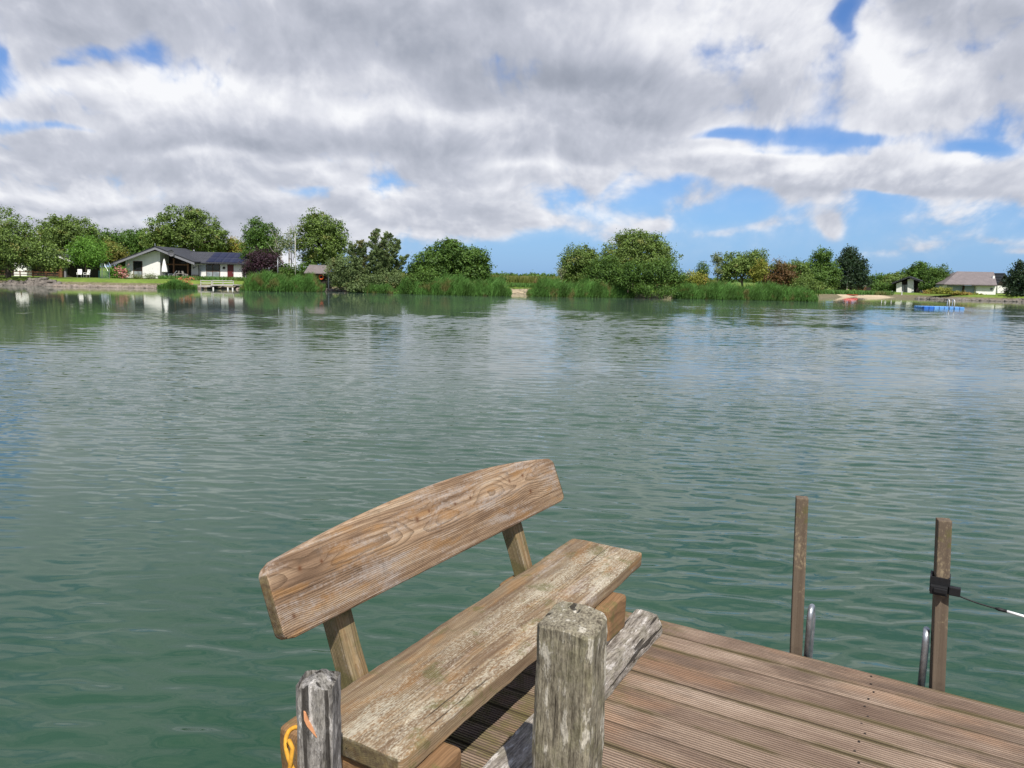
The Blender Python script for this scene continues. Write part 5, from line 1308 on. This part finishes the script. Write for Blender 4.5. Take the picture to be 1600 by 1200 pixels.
# floating swim platform ---------------------------------------------------
a = G(1443, 482.3, ZW); b = G(1500, 483.2, ZW); Yp = a.y; n = 12; x0, x1 = a.x, b.x; d = (x1 - x0) / 8
pf = empty('swim_platform', ((x0 + x1) / 2, Yp, ZW), 'blue floating swim platform made of plastic cubes out on the lake', 'raft')
for i in range(8):
    for j in range(4):
        bm = bmesh.new(); c_ = -(x1 - x0) / 2 + d * (i + .5); y_ = d * (j + .5) - .1
        box(bm, (c_ - d * .46, y_ - d * .46, -.12), (c_ + d * .46, y_ + d * .46, .23)); bevel(bm, .06, 2)
        bm_obj('float_cube', bm, M['blue_a' if (i < 2 and j == 0) else 'blue_b'], pf, smooth=False)
for xx in (.42, .92):
    bm = bmesh.new(); tube(bm, [(xx, .25, .2), (xx, .25, .75)] + [(xx, .25 - .18 * (1 - math.cos(math.pi * k / 6)), .75 + .17 * math.sin(math.pi * k / 6)) for k in range(1, 7)] + [(xx, -.12, .1)], .035, 8)
    bm_obj('ladder_rail', bm, M['white_paint'], pf, smooth=True)

# ------------------------------------------------------------------ sun and sky
SUN_AZ, SUN_EL = R(168), R(54)
sd = Vector((math.sin(SUN_AZ) * math.cos(SUN_EL), math.cos(SUN_AZ) * math.cos(SUN_EL), math.sin(SUN_EL)))
sl = bpy.data.lights.new('sun', 'SUN'); sl.energy = 4.8; sl.angle = R(.5); sl.color = (1, .95, .87)
so = bpy.data.objects.new('sun', sl); col.objects.link(so); so.rotation_euler = sd.to_track_quat('Z', 'Y').to_euler()

world = bpy.data.worlds.new('World'); scene.world = world; world.use_nodes = True
wn = world.node_tree; wn.nodes.clear(); t = NT(wn)
wout = t.n('ShaderNodeOutputWorld')
sky = t.n('ShaderNodeTexSky'); sky.sky_type = 'NISHITA'; sky.sun_disc = False; sky.sun_elevation = SUN_EL; sky.sun_rotation = SUN_AZ
sky.altitude = 0; sky.air_density = 1.0; sky.dust_density = .6; sky.ozone_density = 2.0
dirv = t.n('ShaderNodeTexCoord').outputs['Generated']
# cloud cover (+) and blue gaps (-) laid out by bearing and height: px, py, rx, ry, amount
COVER = [
 (600, 30, 1300, 200, .32), (300, 275, 560, 100, .29), (850, 200, 420, 80, .14), (120, 350, 300, 34, .26), (420, 362, 90, 10, .2),
 (205, 80, 46, 24, -.38), (140, 102, 22, 9, -.30), (5, 140, 50, 38, -.50), (42, 202, 40, 8, -.36), (20, 96, 16, 8, -.2),
 (1352, 16, 44, 36, -.36), (1345, 8, 26, 46, -.4), (1330, 208, 100, 14, -.33), (1170, 205, 70, 10, -.22), (1540, 245, 80, 14, -.30), (1030, 300, 50, 16, -.25), (1120, 345, 60, 26, -.28), (1400, 330, 60, 24, -.34), (1590, 350, 60, 20, -.2), (850, 300, 30, 8, -.2), (1440, 150, 90, 40, .25), (1300, 140, 60, 40, .15), (1180, 202, 60, 8, -.34), (1575, 243, 50, 9, -.40), (1300, 222, 120, 8, -.2),
 (1270, 238, 120, 8, -.24), (1180, 265, 110, 34, .42), (1130, 240, 60, 20, .2), (1260, 300, 90, 26, .30), (1310, 290, 46, 26, .36), (1490, 288, 140, 36, .42),
 (1070, 340, 44, 13, .50), (1300, 361, 24, 9, .52), (1150, 362, 60, 9, .34), (1410, 380, 60, 9, .36), (1540, 384, 36, 8, .36), (990, 366, 34, 8, .3), (1590, 402, 30, 8, .3),
 (1140, 330, 60, 20, -.22), (1400, 338, 60, 16, -.22), (1180, 352, 420, 22, -.16), (1300, 436, 800, 50, -.62), (720, 416, 230, 28, -.5), (850, 384, 130, 9, -.22), (515, 316, 34, 8, -.30),
 (780, 345, 190, 18, .34), (730, 246, 30, 6, -.34), (190, 355, 50, 8, -.30), (330, 385, 360, 18, .24), (1045, 285, 40, 14, -.22), (1440, 330, 50, 12, -.20), (450, 345, 90, 12, .14), (930, 285, 12, 30, -.12),
]
SHADE = [  # lighter (+) or greyer (-) cloud
 (640, 50, 480, 60, -.16), (840, 125, 260, 36, -.22), (1080, 150, 240, 18, -.12), (430, 228, 330, 22, -.16), (140, 250, 200, 22, -.05), (1540, 30, 90, 60, -.18), (180, 40, 200, 40, -.05),
 (440, 140, 230, 30, .22), (640, 175, 110, 22, .18), (200, 140, 140, 20, .16), (1010, 50, 150, 44, .24), (1230, 60, 110, 70, .16), (1380, 105, 80, 46, .26), (1440, 60, 70, 24, .18), (1330, 140, 60, 30, .1),
 (1180, 235, 130, 12, .22), (1300, 270, 60, 20, .24), (1180, 320, 150, 9, -.16), (1500, 322, 120, 9, -.14), (1540, 265, 80, 12, .16), (350, 250, 120, 11, .22), (820, 262, 70, 10, .20), (700, 356, 240, 8, -.08), (960, 275, 50, 16, .10), (130, 305, 180, 9, .12), (200, 330, 200, 8, -.10), (480, 268, 60, 8, .14), (750, 300, 60, 10, .1), (930, 320, 60, 12, .18),
]
def px_st(px, py):
    r = ray(px, py); return r[0] / r[1], r[2] / r[1]
def field_nodes(t, st, blobs):
    acc = None
    for (px, py, rx, ry, a) in blobs:
        s0, t0 = px_st(px, py)
        d = t.v('MULTIPLY_ADD', st, (F / rx, F / ry, 0), (-s0 * F / rx, -t0 * F / ry, 0))
        e = t.m('POWER', .40, t.v('DOT_PRODUCT', d, d))
        acc = t.m('MULTIPLY', e, a) if acc is None else t.m('MULTIPLY_ADD', e, a, acc)
    return acc
def noise2(t, vec, scale, detail, rough, out='Fac'):
    nd = t.n('ShaderNodeTexNoise', noise_dimensions='2D'); t.set(nd.inputs['Vector'], vec)
    nd.inputs['Scale'].default_value = scale; nd.inputs['Detail'].default_value = detail; nd.inputs['Roughness'].default_value = rough
    return nd.outputs[out]
def cloud_group():
    g = bpy.data.node_groups.new('cloud_puffs', 'ShaderNodeTree')
    g.interface.new_socket('P', in_out='INPUT', socket_type='NodeSocketVector'); g.interface.new_socket('Density', in_out='OUTPUT', socket_type='NodeSocketFloat')
    gi = g.nodes.new('NodeGroupInput'); go = g.nodes.new('NodeGroupOutput'); t = NT(g)
    P = gi.outputs[0]
    n1 = noise2(t, P, 2.3, 8, .53)
    vo = t.n('ShaderNodeTexVoronoi', voronoi_dimensions='2D', feature='F1', normalize=True)
    t.set(vo.inputs['Vector'], P); vo.inputs['Scale'].default_value = 6.0; vo.inputs['Detail'].default_value = 3.5; vo.inputs['Roughness'].default_value = .55
    v = vo.outputs['Distance']
    d = t.m('ADD', t.m('MULTIPLY', n1, 1.15), t.m('MULTIPLY', t.m('MULTIPLY', v, v), -.85))
    t.set(go.inputs[0], d); return g
cg = cloud_group()
s = t.sep(dirv)
yy = t.m('MAXIMUM', t.m('ABSOLUTE', s[1]), .12)
sx = t.m('DIVIDE', s[0], yy); sz = t.m('DIVIDE', s[2], yy)
el = t.m('MAXIMUM', sz, 0.0)
k = t.m('SUBTRACT', 3.5, t.m('MULTIPLY', t.m('MINIMUM', el, 1.0), 2.2))
P = t.comb(t.m('MULTIPLY', sx, k), t.m('MULTIPLY', t.m('LOGARITHM', t.m('ADD', el, .20), math.e), 1.30), 0)
wv = noise2(t, P, 2.0, 1.5, .45, 'Color')
wo = t.v('SUBTRACT', wv, (.5, .5, .5))
P = t.v('ADD', P, t.v('MULTIPLY', wo, (.17, .15, 0)))
wo2 = t.v('SUBTRACT', noise2(t, t.comb(sx, t.m('MULTIPLY', sz, 2.0), 0), 5.0, 1.0, .4, 'Color'), (.5, .5, .5))
st = t.v('ADD', t.comb(sx, sz, 0), t.v('MULTIPLY', wo2, (.20, .075, 0)))
def dens(vec):
    g = t.nt.nodes.new('ShaderNodeGroup'); g.node_tree = cg; t.set(g.inputs[0], vec); return g.outputs[0]
d0 = dens(P)
d1 = dens(t.v('ADD', P, (.03, .07, 0)))
fld = field_nodes(t, st, COVER)
dd = t.m('ADD', d0, fld)
cover = t.sst(dd, .33, .70)
thick = t.sst(dd, .45, 1.05)
edge = t.m('SUBTRACT', cover, thick)
lum = t.m('MULTIPLY_ADD', t.m('SUBTRACT', d0, d1), .70, .81)
lum = t.m('MULTIPLY_ADD', thick, -.14, lum)
lum = t.m('ADD', lum, field_nodes(t, st, SHADE))
ccol = t.ramp(lum, [(.15, (.25, .275, .33)), (.45, (.38, .405, .47)), (.68, (.54, .56, .63)), (.86, (.76, .77, .82)), (.98, (.91, .915, .935))])
skyc = t.v('MULTIPLY', sky.outputs[0], (.062, .086, .125))
hz_ = t.sst(s[2], .16, .0)
skyc = t.mix(t.m('MULTIPLY', hz_, .6), skyc, (.235, .46, .84))
fin = t.mix(t.m('MULTIPLY_ADD', cover, .84, t.m('MULTIPLY', t.sst(dd, .0, .5), .13)), skyc, ccol)
bg = t.n('ShaderNodeBackground', {'Strength': .86}); t.set(bg.inputs[0], fin); t.set(wout.inputs[0], bg.outputs[0])
world.cycles.sampling_method = 'MANUAL'; world.cycles.sample_map_resolution = 512

# ------------------------------------------------------------------ render settings
scene.view_settings.view_transform = 'Standard'; scene.view_settings.look = 'None'
scene.view_settings.exposure = 0.3; scene.view_settings.gamma = 1
scene.render.engine = 'CYCLES'
scene.cycles.max_bounces = 6; scene.cycles.transparent_max_bounces = 4
scene.render.resolution_x = 1024; scene.render.resolution_y = 768
